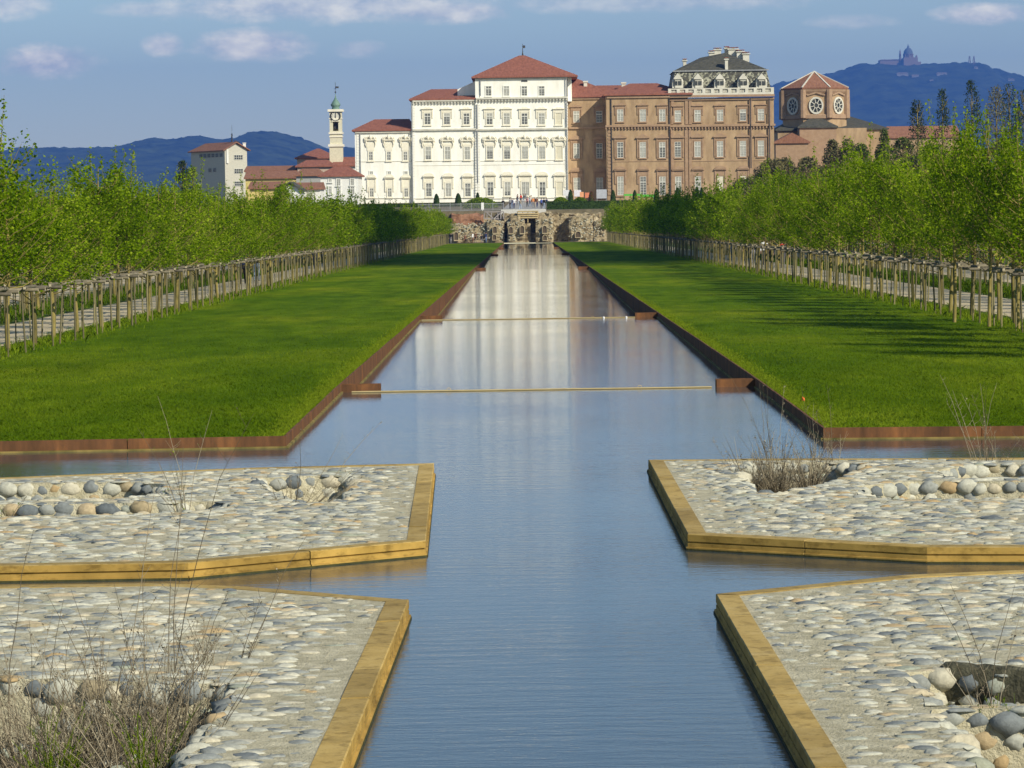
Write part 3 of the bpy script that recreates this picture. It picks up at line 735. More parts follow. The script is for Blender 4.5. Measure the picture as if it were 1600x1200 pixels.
# the rest of the plantation behind the first rows: too many to single out
def far_plantation(sgn, xs, y0s, name, label, hs):
    Cs = []; Ts = []; mb = MB(); g = np.random.default_rng(5 + sgn)
    base = None
    for X, ya, yb in zip(xs, y0s[0], y0s[1]):
        y = ya
        while y < yb:
            z = lawn_z(y); h = 5.0 * hs * g.uniform(.88, 1.1); k = 520
            d = g.normal(0, 1, (k, 3)); d /= np.linalg.norm(d, axis=1)[:, None]; d *= (g.uniform(.05, 1, k) ** .4)[:, None]
            wz = 1.0 - .35 * d[:, 2]
            Cs.append(np.array([X * sgn, y, z + h * .64])[None] + d * np.array([1.7, 1.7, h * .36])[None] * np.stack([wz, wz, np.ones(k)], 1) + g.normal(0, .15, (k, 3)))
            Ts.append(g.uniform(.1, .8, k) + g.uniform(-.1, .1))
            mb.tube([(X * sgn, y, z), (X * sgn, y, z + h * .6)], [.06, .03], 5)
            for sx in (-.55, .55): mb.tube([(X * sgn + sx, y - .7, z), (X * sgn + sx, y - .7, z + 1.5)], .035, 4)
            mb.tube([(X * sgn - .6, y - .7, z + 1.5), (X * sgn + .6, y - .7, z + 1.5)], .035, 4)
            y += 4.0
    me1 = leaf_cloud(name, np.concatenate(Cs), .26, np.clip(np.concatenate(Ts), 0, 1), M['leaf'])
    me2 = mb.mesh('m', M['stake'])
    o = link_mesh(name, me1); bm = bmesh.new(); bm.from_mesh(me1)
    for f in bm.faces: f.material_index = 0
    bm.from_mesh(me2); 
    bm.faces.ensure_lookup_table(); n1 = len(me1.polygons)
    for f in bm.faces[n1:]: f.material_index = 1
    bm.to_mesh(me1); bm.free(); me1.materials.append(M['stake'])
    tag(o, label, 'plantation', kind='stuff')
far_plantation(-1, [17.6, 26, 31.5], ([264, 140, 170], [490, 490, 490]), 'tree_plantation', 'mass of young trees far behind the left rows', .92)
far_plantation(1, [19.6, 27, 32.5], ([262, 130, 160], [490, 490, 490]), 'tree_plantation', 'mass of young trees far behind the right rows', 1.04)

# grass: short blades on the near lawns, tufts under the stakes
def blades(n_, xf, yf, hmin, hmax, wd, name, zf=lawn_z, tint=(0, 1), mat='grassblade', lean=.5):
    g = nr; x, y = xf(n_), yf(n_)
    if callable(y): y = y(x)
    z = np.array([zf(v) for v in y]); h = g.uniform(hmin, hmax, n_); a = g.uniform(0, 2 * np.pi, n_)
    base = np.stack([x, y, z - .01], 1); sd_ = np.stack([np.cos(a), np.sin(a), np.zeros(n_)], 1) * wd * .5
    ln = np.stack([g.normal(0, lean, n_), g.normal(0, lean, n_), np.ones(n_)], 1); tip = base + ln * h[:, None]; mid = base + ln * np.array([.4, .4, 1]) * (h * .6)[:, None]
    V = np.stack([base - sd_, base + sd_, mid + sd_ * .7, tip, mid - sd_ * .7], 1).reshape(-1, 3)
    me = np_mesh(name, V, np.arange(n_ * 5).reshape(n_, 5), M[mat], g.uniform(tint[0], tint[1], n_))
    if name == 'lawn_grass':
        tt = np.array([noise.fractal(Vector((a_ * .35, b_ * .12, 1)), .7, 2, 4) for a_, b_ in zip(x, y)]); me.attributes['tint'].data.foreach_set('value', np.clip(.48 + tt * .42 + g.uniform(-.18, .18, n_), 0, 1).astype(np.float32))
    return tag(link_mesh(name, me), name.replace('_', ' ') + ' growing thick and short', 'grass', kind='stuff')
for (s, xi, xo, fr) in ((-1, WL - .05, -12.4, front_l), (1, WR + .05, 13, front_r)):
    n_ = 190000; x = nr.uniform(min(xi, xo), max(xi, xo), n_); f = np.array([fr(v) for v in x]); q = nr.exponential(15, n_); y = f + .03 + q
    keep = (np.abs(x) < (y * .165 + 1.2)) & (y < 150); x = x[keep]; y = y[keep]; n_ = len(x)
    o = blades(n_, lambda n: x, lambda n: y, .02, .055, .008, 'lawn_grass', tint=(.2, .8))
    o['label'] = 'short bright green grass blades of the %s lawn' % ('left' if s < 0 else 'right')
    n_ = 26000; y2 = nr.uniform(62, 260, n_) ; x2 = (XL1 if s < 0 else XR1) + nr.normal(0, .35, n_)
    o = blades(n_, lambda n: x2, lambda n: y2, .05, .17, .015, 'tall_grass', tint=(.2, 1), lean=.5)
    o['label'] = 'taller weedy grass under the %s row of stakes' % ('left' if s < 0 else 'right')
    n_ = 26000; y3 = fr(xi) + nr.exponential(30, n_); x3 = xi + s * np.abs(nr.normal(0, .16, n_))
    o = blades(n_, lambda n: x3, lambda n: y3, .02, .06, .011, 'edge_grass', tint=(.6, 1), lean=.5)
    o['label'] = 'bright grass fringe along the top of the %s canal wall' % ('left' if s < 0 else 'right')
    n_ = 30000; y4 = nr.uniform(85, 300, n_); x4 = s * nr.uniform(16.9 if s > 0 else 16, 19.8, n_)
    o = blades(n_, lambda n: x4, lambda n: y4, .06, .26, .02, 'rough_meadow', tint=(0, .7), lean=.45)
    o['label'] = 'rough tall grass strip beyond the %s path' % ('left' if s < 0 else 'right')

# ------------------------------------------------------------------ palaces
def rect(px0, py0, px1, py1, Y):
    """photo rectangle at depth Y -> x0,x1,z0,z1 (levels read at the rectangle's centre)"""
    mx_, my_ = (px0 + px1) / 2, (py0 + py1) / 2
    s = F / Y
    c = Q(mx_, my_, Y); wv, hv = abs(px1 - px0) / s, abs(py1 - py0) / s
    return c.x - wv / 2, c.x + wv / 2, c.z - hv / 2, c.z + hv / 2
YC = 620.0; SC = F / YC
def c1(cx, cy): return 540 + cx / 4.4444, 60 + cy / 4.4444
def c2(cx, cy): return 860 + cx / 4.4444, 60 + cy / 4.4444
WIN = {}
def win_meshes(kind, wv, hv, trim, wallstyle):
    """surround with its ornament, glass, sashes; origin at window centre on the wall face, -Y outwards"""
    key = (kind, round(wv, 2), round(hv, 2), wallstyle)
    if key in WIN: return WIN[key]
    w2, h2 = wv / 2, hv / 2; s = .17 if kind != 'plain' else .10; mb = MB(); d = -.13
    mb.box(-w2 - s, -w2, d, 0, -h2 - s, h2 + s); mb.box(w2, w2 + s, d, 0, -h2 - s, h2 + s)
    mb.box(-w2, w2, d, 0, h2, h2 + s); mb.box(-w2 - s - .1, w2 + s + .1, d - .12, d - .002, -h2 - s - .1, -h2 - s + .08)
    if kind != 'plain':
        mb.box(-w2, w2, d, 0, -h2 - s, -h2)
    if kind in ('arch', 'archlow'):
        zt_ = h2 + (1.15 if kind == 'arch' else 1.9)
        mb.box(-w2 - .30, w2 + .30, -.10, 0, h2 + s + .02, zt_ + .1)
        pts = [(-w2 - .62, zt_), (-w2 - .55, zt_ + .22)] + [((w2 + .5) * math.cos(a), zt_ + .2 + .62 * math.sin(a)) for a in [math.pi * (1 - k / 10) for k in range(1, 10)]] + [(w2 + .55, zt_ + .22), (w2 + .62, zt_)]
        mb.prism(pts, -.42, 0); mb.box(-w2 - .35, w2 + .35, -.5, -.422, zt_ + .18, zt_ + .30)
        mb.box(-w2 - .52, -w2 - .24, -.18, 0, h2 * .2, zt_ - .02); mb.box(w2 + .24, w2 + .52, -.18, 0, h2 * .2, zt_ - .02)
    if kind in ('ornate', 'ornatelow'):
        zt_ = h2 + (.55 if kind == 'ornate' else 1.6)
        mb.box(-w2 - .30, w2 + .30, -.12, 0, h2 + s + .02, zt_ + .1)
        mb.box(-w2 - .68, w2 + .68, -.40, 0, zt_ + .55, zt_ + .78)
        for sx in (-1, 1):
            mb.tube([(sx * (w2 + .5), -.3, zt_ + .55), (sx * (w2 + .35), -.32, zt_ + 1.05), (sx * .42, -.34, zt_ + 1.35), (sx * .14, -.34, zt_ + 1.1)], [.17, .15, .13, .1], 6)
            mb.tube([(sx * (w2 + .72), -.2, zt_ + .3), (sx * (w2 + .75), -.2, zt_ + .95), (sx * (w2 + .52), -.2, zt_ + 1.25)], [.11, .17, .1], 6)
            mb.tube([(sx * (w2 + .42), -.18, zt_ + .5), (sx * (w2 + .58), -.18, zt_ - .2), (sx * (w2 + .4), -.18, zt_ - .7)], [.16, .12, .08], 6)
        mb.lathe((0, -.3, zt_ + 1.15), [(.05, -.5), (.24, -.3), (.3, 0), (.2, .35), (.05, .55)], 8)
    if kind == 'cap':
        zt_ = h2 + .45
        mb.box(-w2 - .55, w2 + .55, -.36, 0, zt_ + .3, zt_ + .46); mb.box(-w2 - .34, w2 + .34, -.12, 0, h2 + s + .02, zt_ + .3)
        mb.prism([(-w2 - .35, zt_ + .46), (-w2 * .5, zt_ + .74), (0, zt_ + .64), (w2 * .5, zt_ + .74), (w2 + .35, zt_ + .46)], -.28, 0)
        for sx in (-1, 1): mb.box(sx * (w2 + .38) - .1, sx * (w2 + .38) + .1, -.16, 0, h2 * .1, zt_ + .28)
    if kind == 'gable':
        zt_ = h2 + .75
        mb.box(-w2 - .34, w2 + .34, -.12, 0, h2 + s + .02, zt_)
        mb.prism([(-w2 - .72, zt_), (-w2 - .72, zt_ + .2), (0, zt_ + .85), (w2 + .72, zt_ + .2), (w2 + .72, zt_)], -.42, 0)
        for sx in (-1, 1): mb.box(sx * (w2 + .40) - .13, sx * (w2 + .40) + .13, -.18, 0, -h2, zt_ - .02)
    sur = mb.mesh('window', trim)
    p = MB(); p.add([(-w2, -.03, -h2), (w2, -.03, -h2), (w2, -.03, h2), (-w2, -.03, h2)], [(0, 1, 2, 3)]); 
    glass = {k: p.mesh('pane', M[k]) for k in ('glass', 'glass_pale', 'blind')}
    q = MB(); t = .055
    q.box(-w2, -w2 + .09, -.10, -.05, -h2, h2); q.box(w2 - .09, w2, -.10, -.05, -h2, h2); q.box(-w2 + .09, w2 - .09, -.10, -.05, h2 - .09, h2); q.box(-w2 + .09, w2 - .09, -.10, -.05, -h2, -h2 + .09)
    q.box(-t, t, -.11, -.052, -h2 + .09, h2 - .09)
    zz = h2 - hv * .30
    if hv > 1.3: q.box(-w2 + .09, w2 - .09, -.12, -.054, zz - .06, zz + .06)
    m_ = max(2, round(hv / .5))
    for k in range(1, m_): z = -h2 + hv * k / m_; q.box(-w2 + .09, w2 - .09, -.092, -.056, z - .022, z + .022)
    for sx in (-1, 1): q.box(sx * w2 / 2 - .022, sx * w2 / 2 + .022, -.09, -.058, -h2 + .09, h2 - .09)
    sash = q.mesh('sash', M['sash'])
    WIN[key] = (sur, glass, sash); return WIN[key]
def window(parent, kind, pc, wpx, hpx, Y, trim, pane='glass', yoff=0.0):
    """pc: window centre in photo px"""
    s = F / Y; c = Q(pc[0], pc[1], Y); sur, glass, sash = win_meshes(kind, round(wpx / s, 1), round(hpx / s, 1), M[trim], trim)
    o = link_mesh('window', sur, parent, (c.x - parent.location.x, Y - yoff - parent.location.y, c.z - parent.location.z))
    if pane != 'blind' and hpx > 14 and rng.random() < .3: pane = 'glass' if pane == 'glass_pale' else 'glass_pale'
    link_mesh('pane', glass[pane], o)
    if pane == 'glass' and hpx > 16 and rng.random() < .4:
        m_ = MB(); w_, h_ = round(wpx / s, 1) / 2, round(hpx / s, 1) / 2; f_ = rng.choice((.3, .5, .7)); m_.add([(-w_ + .09, -.04, h_ - 2 * h_ * f_), (w_ - .09, -.04, h_ - 2 * h_ * f_), (w_ - .09, -.04, h_), (-w_ + .09, -.04, h_)], [(0, 1, 2, 3)]); m_.build('blind', M['glass_pale'], o)
    if pane != 'blind': link_mesh('sash', sash, o)
    return o
GZ = 4.4
# white palace
wroot = empty('white_palace', (Q(760, 320, YC).x, YC, GZ), 0, 'long cream white palace with red tiled hip roofs at the end of the canal', 'palace')
OX, OZ = wroot.location.x, wroot.location.z
def wl_(mb, c0, c1_, Y, dep, zb=GZ - 1.0, conv=c1, m=0):
    x0, x1, z0, z1 = rect(*conv(*c0), *conv(*c1_), Y); mb.box(x0 - OX, x1 - OX, Y - YC, Y - YC + dep, zb - OZ, z1 - OZ, m); return x0 - OX, x1 - OX, z1 - OZ
mb = MB(); xa, xb, zt_l = wl_(mb, (68, 645), (464, 1160), YC + .5, 18); mb.build('wall', M['white'], wroot)
mb = MB(); xc_, xd, zt_m = wl_(mb, (466, 430), (914, 1160), YC, 24); mb.build('wall', M['white'], wroot)
mb = MB(); xe, xf, zt_c = wl_(mb, (906, 275), (1541, 1160), YC - .3, 26)
# sloping shoulder between the left block and the attic
sl = [Q(*c1(*p), YC) for p in ((775, 350), (905, 290), (905, 430), (775, 430))]
mb.prism([(v.x - OX, v.z - OZ) for v in sl], 3, 15); mb.build('wall', M['white'], wroot)
# blind piece of the attic to the right (returns over the brick wing)
mb = MB(); x0, x1, z0, z1 = rect(*c1(1541.5, 272), *c1(1570, 400), YC + 2); mb.box(x0 - OX, x1 - OX, 2, 20, zt_c - 4.6, zt_c); mb.build('wall', M['white'], wroot)
def roof(parent, x0, x1, y0, y1, z, xr0, xr1, zr, mat='tile', oh=.55, th=.28):
    mb = MB(); mb.hip(x0 - oh, x1 + oh, y0 - oh, y1 + oh, z + th, xr0, xr1, zr, th=th); return mb.build('roof', M[mat], parent)
zz = lambda p, Y=YC: Q(*p, Y).z - OZ
xx_ = lambda p, Y=YC: Q(*p, Y).x - OX
roof(wroot, xa, xb + .0, .5, 19, zt_l, xx_(c1(185, 555)), xx_(c1(430, 555)), zz(c1(300, 560), YC + 9))
roof(wroot, xc_, xd + 1.2, 0, 24, zt_m, xx_(c1(580, 360)), xx_(c1(772, 350)), zz(c1(680, 352), YC + 12))
rf = roof(wroot, xe, xf + 1.4, -.3, 24, zt_c, xx_(c1(1205, 120)), xx_(c1(1245, 120)), zz(c1(1230, 118), YC + 12), oh=.7)
# weather vane
v = MB(); ax, az = xx_(c1(1230, 118), YC + 12), zz(c1(1230, 120), YC + 12)
v.tube([(ax, 12, az - .3), (ax, 12, az + .9), (ax, 12, az + 2.3)], [.22, .07, .04], 6); v.box(ax + .03, ax + .5, 11.98, 12.02, az + 1.5, az + 2.0); v.build('weather_vane', M['iron'], wroot)
# cornices and string courses
mb = MB()
def band(c0, cy, h, proj, Y=YC, conv=c1, tooth=False):
    x0, x1, z0, z1 = rect(*conv(c0[0], cy), *conv(c0[1], cy + h), Y)
    mb.box(x0 - OX, x1 - OX, Y - YC - proj, Y - YC - .002, z0 - OZ, z1 - OZ)
    if tooth:
        x = x0
        while x < x1 - .2: mb.box(x - OX, x - OX + .26, Y - YC - proj * .8, Y - YC - .003, z0 - OZ - .42, z0 - OZ - .003); x += .62
band((466, 914), 428, 10, .5, tooth=True); band((466, 914), 627, 12, .4); band((466, 914), 849, 4, .08); band((466, 914), 880, 3, .05)
band((906, 1541), 408, 12, .6, YC - .3, tooth=True); band((906, 1541), 624, 12, .4, YC - .3); band((906, 1541), 846, 4, .08, YC - .3); band((906, 1541), 874, 3, .05, YC - .3)
band((68, 464), 852, 4, .08, YC + .5); band((68, 464), 647, 9, .35, YC + .5)
for (c, Y) in (((70, 464), YC + .5), ((466, 914), YC), ((906, 1541), YC - .3)): band(c, 1108, 4, .14, Y)
band((906, 1541), 276, 6, .3, YC - .3)
mb.build('cornices', M['stone'], wroot)
# quoins
mb = MB()
for (cx, Y, top) in ((474, YC, 450), (910, YC - .3, 450), (926, YC - .3, 450), (1534, YC - .3, 450), (84, YC + .5, 665)):
    cy = top
    while cy < 1140:
        x0, x1, z0, z1 = rect(*c1(cx - 9, cy), *c1(cx + 9, cy + 15), Y); mb.box(x0 - OX, x1 - OX, Y - YC - .09, Y - YC - .001, z0 - OZ, z1 - OZ); cy += 19
mb.build('quoins', M['white'], wroot)
for (cx, Y, a, b) in ((463, YC - .1, 440, 1150), (915, YC - .4, 460, 1000), (936, YC - .4, 282, 400), (1537, YC - .5, 282, 1140), (104, YC + .4, 650, 1150)):
    x0, x1, z0, z1 = rect(*c1(cx - 2.2, a), *c1(cx + 2.2, b), Y); x = (x0 + x1) / 2 - OX; mb = MB(); mb.tube([(x, Y - YC - .12, z0 - OZ), (x, Y - YC - .12, z1 - OZ)], .09, 6); mb.build('downpipe', M['grey_metal'], wroot)
k = 1 / 4.4444
for cx in (176, 301, 416):
    window(wroot, 'archlow', c1(cx + 5, 1071), 6.6, 13.5, YC + .5, 'cream')
    window(wroot, 'plain', c1(cx + 3, 935), 5.8, 5.6, YC + .5, 'white')
    window(wroot, 'ornatelow', c1(cx - 1, 817), 6.2, 14, YC + .5, 'cream')
for cx in (568, 703, 839):
    window(wroot, 'cap', c1(cx, 559), 9.9, 17.6, YC, 'cream'); window(wroot, 'ornate', c1(cx + 5, 797), 9.2, 20.4, YC, 'cream', 'glass_pale' if cx == 703 else 'glass'); window(wroot, 'arch', c1(cx + 10, 1052), 9.2, 21, YC, 'cream')
for i, cx in enumerate((1000, 1119, 1243, 1362, 1481)):
    pn = ('glass', 'glass_pale', 'glass_pale', 'glass_pale', 'blind')[i]
    window(wroot, 'cap', c1(cx - 1, 559), 9.6, 17.6, YC - .3, 'cream', pn)
    window(wroot, 'ornate', c1(cx + 2, 794), 9.4, 20.4, YC - .3, 'cream', pn if i else 'glass')
    window(wroot, 'arch', c1(cx + 5, 1045), 12 if i == 2 else 9.4, 22, YC - .3, 'cream', 'blind' if i == 4 else 'glass')
for cx in (993, 1117, 1241, 1362): window(wroot, 'plain', c1(cx, 365), 9, 15.5, YC - .3, 'white')
mb = MB(); x0, x1, z0, z1 = rect(*c1(1220, 290), *c1(1262, 301), YC - .3); mb.box(x0 - OX, x1 - OX, -.36, -.302, z0 - OZ, z1 - OZ); mb.build('attic_vent', M['iron'], wroot)
# portal with horseshoe stair
mb = MB(); c = Q(*c1(1243, 1100), YC - 4); X0, Z0 = c.x - OX, -.9
for i in range(9):
    mb.box(X0 - 3.2 + i * .12, X0 + 3.2 - i * .12, -4.6 + i * .34, -.31, Z0 + i * .15, Z0 + i * .15 + .148)
mb.build('front_steps', M['grey_timber'], wroot)

# brick palace
broot = empty('brick_palace', (Q(1080, 310, YC).x, YC, GZ), 0, 'brown brick palace wing with red and dark slate roofs right of the white palace', 'palace')
OX, OZ = broot.location.x, broot.location.z
mb = MB(); xg, xh, zt_r = wl_(mb, (110, 412), (400, 1110), YC + 6.2, 14, conv=c2); mb.build('wall', M['brick'], broot)
mb = MB(); xi, xj, zt_p = wl_(mb, (392, 398), (828, 1110), YC, 24, conv=c2); mb.build('wall', M['brick'], broot)
mb = MB(); xk, xl, zt_b = wl_(mb, (828, 415), (1553, 1110), YC + .6, 26, conv=c2); mb.build('wall', M['brick'], broot)
roof(broot, xg - .5, xh + 2, 6.2, 26, zt_r, xx_(c2(100, 290)) - 3, xx_(c2(200, 290), YC), zz(c2(150, 283), YC + 17))
roof(broot, xh - 4, xh + 18, 20, 34, zt_r + 1.2, xx_(c2(315, 328), YC + 27), xx_(c2(520, 328), YC + 27), zz(c2(400, 326), YC + 27), oh=.1)
roof(broot, xi, xj + 4, 0, 24, zt_p, xx_(c2(560, 308), YC + 6) , xx_(c2(740, 318), YC + 12), zz(c2(640, 312), YC + 12))
mb = MB()
def bandb(c0, cy, h, proj, Y=YC, tooth=False): band(c0, cy, h, proj, Y, c2, tooth)
bandb((383, 828), 600, 14, .45, YC, True); bandb((828.5, 1560), 598, 14, .45, YC + .6, True); bandb((128, 391), 615, 12, .4, YC + 6.2)
bandb((392, 828), 404, 10, .3); bandb((828.5, 1553), 416, 12, .3, YC + .6); bandb((828.5, 1553), 392, 16, .75, YC + .6)
bandb((392, 828), 852, 4, .08); bandb((828.5, 1553), 848, 4, .08, YC + .6); bandb((128, 391), 412, 12, .3, YC + 6.2)
for cy in range(640, 1090, 24):
    for cx in (411,): bandb((cx - 12, cx + 12), cy, 17, .12)
for cx in (848, 945, 972, 1392, 1524): bandb((cx - 10, cx + 10), 432, 164, .16, YC + .6); bandb((cx - 10, cx + 10), 615, 480, .16, YC + .6)
mb.build('cornices', M['brick_trim'], broot)
for (cx, Y, a, b) in ((829, YC - .1, 405, 1090), (425, YC - .1, 420, 1090), (1391, YC + .2, 420, 900), (1521, YC + .2, 420, 900)):
    x0, x1, z0, z1 = rect(*c2(cx - 2, a), *c2(cx + 2, b), Y); x = (x0 + x1) / 2 - OX; mb = MB(); mb.tube([(x, Y - YC - .1, z0 - OZ), (x, Y - YC - .1, z1 - OZ)], .10, 6); mb.build('downpipe', M['iron'], broot)
for cx in (485, 642, 777):
    window(broot, 'cap', c2(cx, 535), 9.8, 18.5, YC, 'brick_trim', 'glass_pale'); window(broot, 'gable', c2(cx, 775), 9.6, 24, YC, 'brick_trim', 'glass'); window(broot, 'arch', c2(cx + 2, 1024), 10, 29, YC, 'brick_trim', 'glass_pale')
for i, cx in enumerate((885, 1022, 1178, 1337, 1462)):
    window(broot, 'cap', c2(cx, 540 - i * 2.5), 9.8, 18, YC + .6, 'brick_trim', 'glass_pale'); window(broot, 'gable', c2(cx, 772 - i * 2), 9.8, 24, YC + .6, 'brick_trim', 'glass_pale' if i else 'glass')
    window(broot, 'arch', c2(cx + 3, 1015 - i * 2), 9.8, 25, YC + .6, 'brick_trim', 'blind' if i > 1 else 'glass_pale')
for cx in (180, 338):
    window(broot, 'cap', c2(cx, 544), 9.4, 17.5, YC + 6.2, 'brick_trim'); window(broot, 'gable', c2(cx + 1, 781), 9.4, 23, YC + 6.2, 'brick_trim'); window(broot, 'arch', c2(cx + 4, 1010), 10, 19, YC + 6.2, 'brick_trim')
# balustrade
mb = MB(); x0, x1, z0, z1 = rect(*c2(818, 345), *c2(1549, 388), YC + .6)
x0 -= OX; x1 -= OX; zb0 = z0 - OZ; zb1 = z1 - OZ
mb.box(x0, x1, -.1, .5, zb0 - .4, zb0 + .28); mb.box(x0, x1, -.05, .45, zb1 - .22, zb1)
n_ = 12
for i in range(n_ + 1):
    x = x0 + (x1 - x0 - .6) * i / n_; mb.box(x, x + .6, -.08, .48, zb0 + .282, zb1 - .222)
    if i < n_:
        for j in range(4):
            xb_ = x + .6 + ((x1 - x0 - .6) / n_ - .6) * (j + .5) / 4; mb.lathe((xb_, .2, zb0 + .282), [(.05, 0), (.11, .12), (.12, .3), (.05, .6), (.08, .8), (.08, zb1 - zb0 - .51)], 6)
mb.build('balustrade', M['stone'], broot)
# mansard
mb = MB()
def zq(cx, cy, dy=0): return zz(c2(cx, cy), YC + dy)
ya, yb = 2.2, 24
lo = [(xx_(c2(838, 0), YC + 2), ya, zb0 + .3), (xx_(c2(1535, 0), YC + 2), ya, zb0 + .3), (xx_(c2(1535, 0), YC + 2), yb, zb0 + .3), (xx_(c2(838, 0), YC + 2), yb, zb0 + .3)]
zm = zq(1180, 222, 4); hi_ = [(xx_(c2(862, 0), YC + 4), ya + 2, zm), (xx_(c2(1498, 0), YC + 4), ya + 2, zm), (xx_(c2(1498, 0), YC + 4), yb - 2, zm), (xx_(c2(862, 0), YC + 4), yb - 2, zm)]
mb.add(lo + hi_, [(0, 1, 5, 4), (1, 2, 6, 5), (2, 3, 7, 6), (3, 0, 4, 7)]); mb.build('mansard_roof', M['slate'], broot)
mb = MB(); zr1, zr2 = zq(1040, 132, 12), zq(1215, 98, 12)
hh = [(a[0] + (-.3 if i in (0, 3) else .3), a[1] + (-.3 if i < 2 else .3), zm + .02) for i, a in enumerate(hi_)]
rd = [(xx_(c2(1042, 0), YC + 12), 13, zr1), (xx_(c2(1215, 0), YC + 12), 13, zr2)]
mb.add(hh + rd, [(0, 1, 5, 4), (1, 2, 5), (2, 3, 4, 5), (3, 0, 4), (3, 2, 1, 0)]); mb.build('roof', M['slate_plain'], broot)
mb = MB(); mb.box(hh[0][0] - .1, hh[1][0] + .1, hh[0][1] - .15, hh[0][1] + .1, zm - .15, zm + .06); mb.build('roof_gutter', M['grey_metal'], broot)
for cx in (883, 1022, 1175, 1337, 1465):
    x0, x1, z0, z1 = rect(*c2(cx - 38, 285), *c2(cx + 38, 345), YC + 1.6); x0 -= OX; x1 -= OX; z0 -= OZ; z1 -= OZ; xm = (x0 + x1) / 2
    m2 = MB(); m2.box(x0 + .55, x1 - .55, .8, 4.2, z0, z1); m2.box(x0, x0 + .548, 1.0, 1.8, z0, z0 + 1.0); m2.box(x1 - .548, x1, 1.0, 1.8, z0, z0 + 1.0)
    m2.prism([(x0 + .3, z1 + .002), (x0 + .3, z1 + .25), (xm, z1 + 1.15), (x1 - .3, z1 + .25), (x1 - .3, z1 + .002)], .55, 4.4)
    m2.lathe((x0 + .2, 1.4, z0 + 1.0), [(.2, 0), (.3, .2), (.2, .5), (.05, .8)], 7); m2.lathe((x1 - .2, 1.4, z0 + 1.0), [(.2, 0), (.3, .2), (.2, .5), (.05, .8)], 7)
    d_ = m2.build('dormer', M['stone'], broot)
    m2 = MB(); m2.box(xm - .75, xm - .06, .74, .798, z0 + .5, z1 - .35); m2.box(xm + .06, xm + .75, .74, .798, z0 + .5, z1 - .35)
    m2.build('pane', M['glass'], d_)
for (cx, cy0, cy1, ww, dy) in ((1119, 85, 128, 36, 14), (1160, 66, 122, 46, 16), (1224, 56, 98, 28, 18), (1268, 62, 112, 66, 16), (1318, 80, 136, 50, 15), (1357, 95, 155, 44, 14), (932, 142, 192, 22, 10), (1221, 132, 180, 20, 5)):
    x0, x1, z0, z1 = rect(*c2(cx - ww / 2, cy0), *c2(cx + ww / 2, cy1), YC + dy); m2 = MB()
    m2.box(x0 - OX, x1 - OX, dy - .8, dy + .8, z0 - OZ - 1.2, z1 - OZ - .5); m2.box(x0 - OX - .2, x1 - OX + .2, dy - 1, dy + 1, z1 - OZ - .498, z1 - OZ - .32)
    k_ = max(1, int((x1 - x0) / 1.1))
    for j in range(k_):
        xx0 = x0 - OX + (x1 - x0) * (j + .5) / k_; m2.box(xx0 - .25, xx0 + .25, dy - .5, dy + .5, z1 - OZ - .318, z1 - OZ - .1)
    m2.box(x0 - OX - .1, x1 - OX + .1, dy - .8, dy + .8, z1 - OZ - .098, z1 - OZ, 1)
    m2.build('chimney', [M['stone'], M['tile']], broot)
for (cx, cy0, cy1, ww, dy) in ((243, 296, 330, 24, 12), (508, 305, 328, 28, 22)):
    x0, x1, z0, z1 = rect(*c2(cx - ww / 2, cy0), *c2(cx + ww / 2, cy1), YC + dy); m2 = MB(); m2.box(x0 - OX, x1 - OX, dy - .6, dy + .6, z0 - OZ - 1.5, z1 - OZ - .3); m2.box(x0 - OX - .15, x1 - OX + .15, dy - .75, dy + .75, z1 - OZ - .298, z1 - OZ); m2.build('chimney', M['stone'], broot)

# ------------------------------------------------------------------ octagonal brick church
def c4(cx, cy): return 1190 + cx / 3.902, 60 + cy / 3.902
YO = 690.0
oc = Q(*c4(322, 480), YO); oroot = empty('octagonal_church', (oc.x, YO, 4.7), 0, 'brown brick church with octagonal drum and red pointed roof right of the brick palace', 'church')
s_ = F / YO; rad = (c4(530, 0)[0] - c4(115, 0)[0]) / 2 / s_ 
zt_ = Q(*c4(320, 315), YO).z - 4.7; zd = Q(*c4(320, 490), YO).z - 4.7; za = Q(*c4(315, 202), YO).z - 4.7
A0 = R(-92 - 22.5)
mb = MB(); mb.lathe((0, 0, 0), [(rad * .985, 0), (rad * .985, zt_)], 8, smooth=False, a0=A0); mb.build('drum', M['brick'], oroot)
mb = MB(); mb.lathe((0, 0, 0), [(rad * 1.05, zt_), (rad * 1.06, zt_ + .3), (.05, za)], 8, smooth=False, a0=A0); mb.build('roof', M['tile_brown'], oroot)
mb = MB()
for k_ in range(8):
    a = A0 + k_ * math.pi / 4; p0 = Vector((math.cos(a) * rad * 1.06, math.sin(a) * rad * 1.06, zt_ + .36)); mb.bar(p0, (0, 0, za + .06), .28, .16)
mb.build('ridge_caps', M['stone'], oroot)
mb = MB()
for k_ in range(8):
    a = A0 + k_ * math.pi / 4; x, y = math.cos(a) * rad * .99, math.sin(a) * rad * .99; mb.lathe((x, y, zd), [(.75, 0), (.7, zt_ - zd - .1)], 8, smooth=False)
mb.lathe((0, 0, 0), [(rad * 1.01, zd - .2), (rad * 1.04, zd - .1), (rad * 1.04, zd + .6), (rad * 1.0, zd + .8)], 8, smooth=False, a0=A0)
mb.lathe((0, 0, 0), [(rad * 1.0, zt_ - .9), (rad * 1.035, zt_ - .5), (rad * 1.05, zt_ - .06)], 8, smooth=False, a0=A0)
mb.build('cornices', M['brick_trim'], oroot)
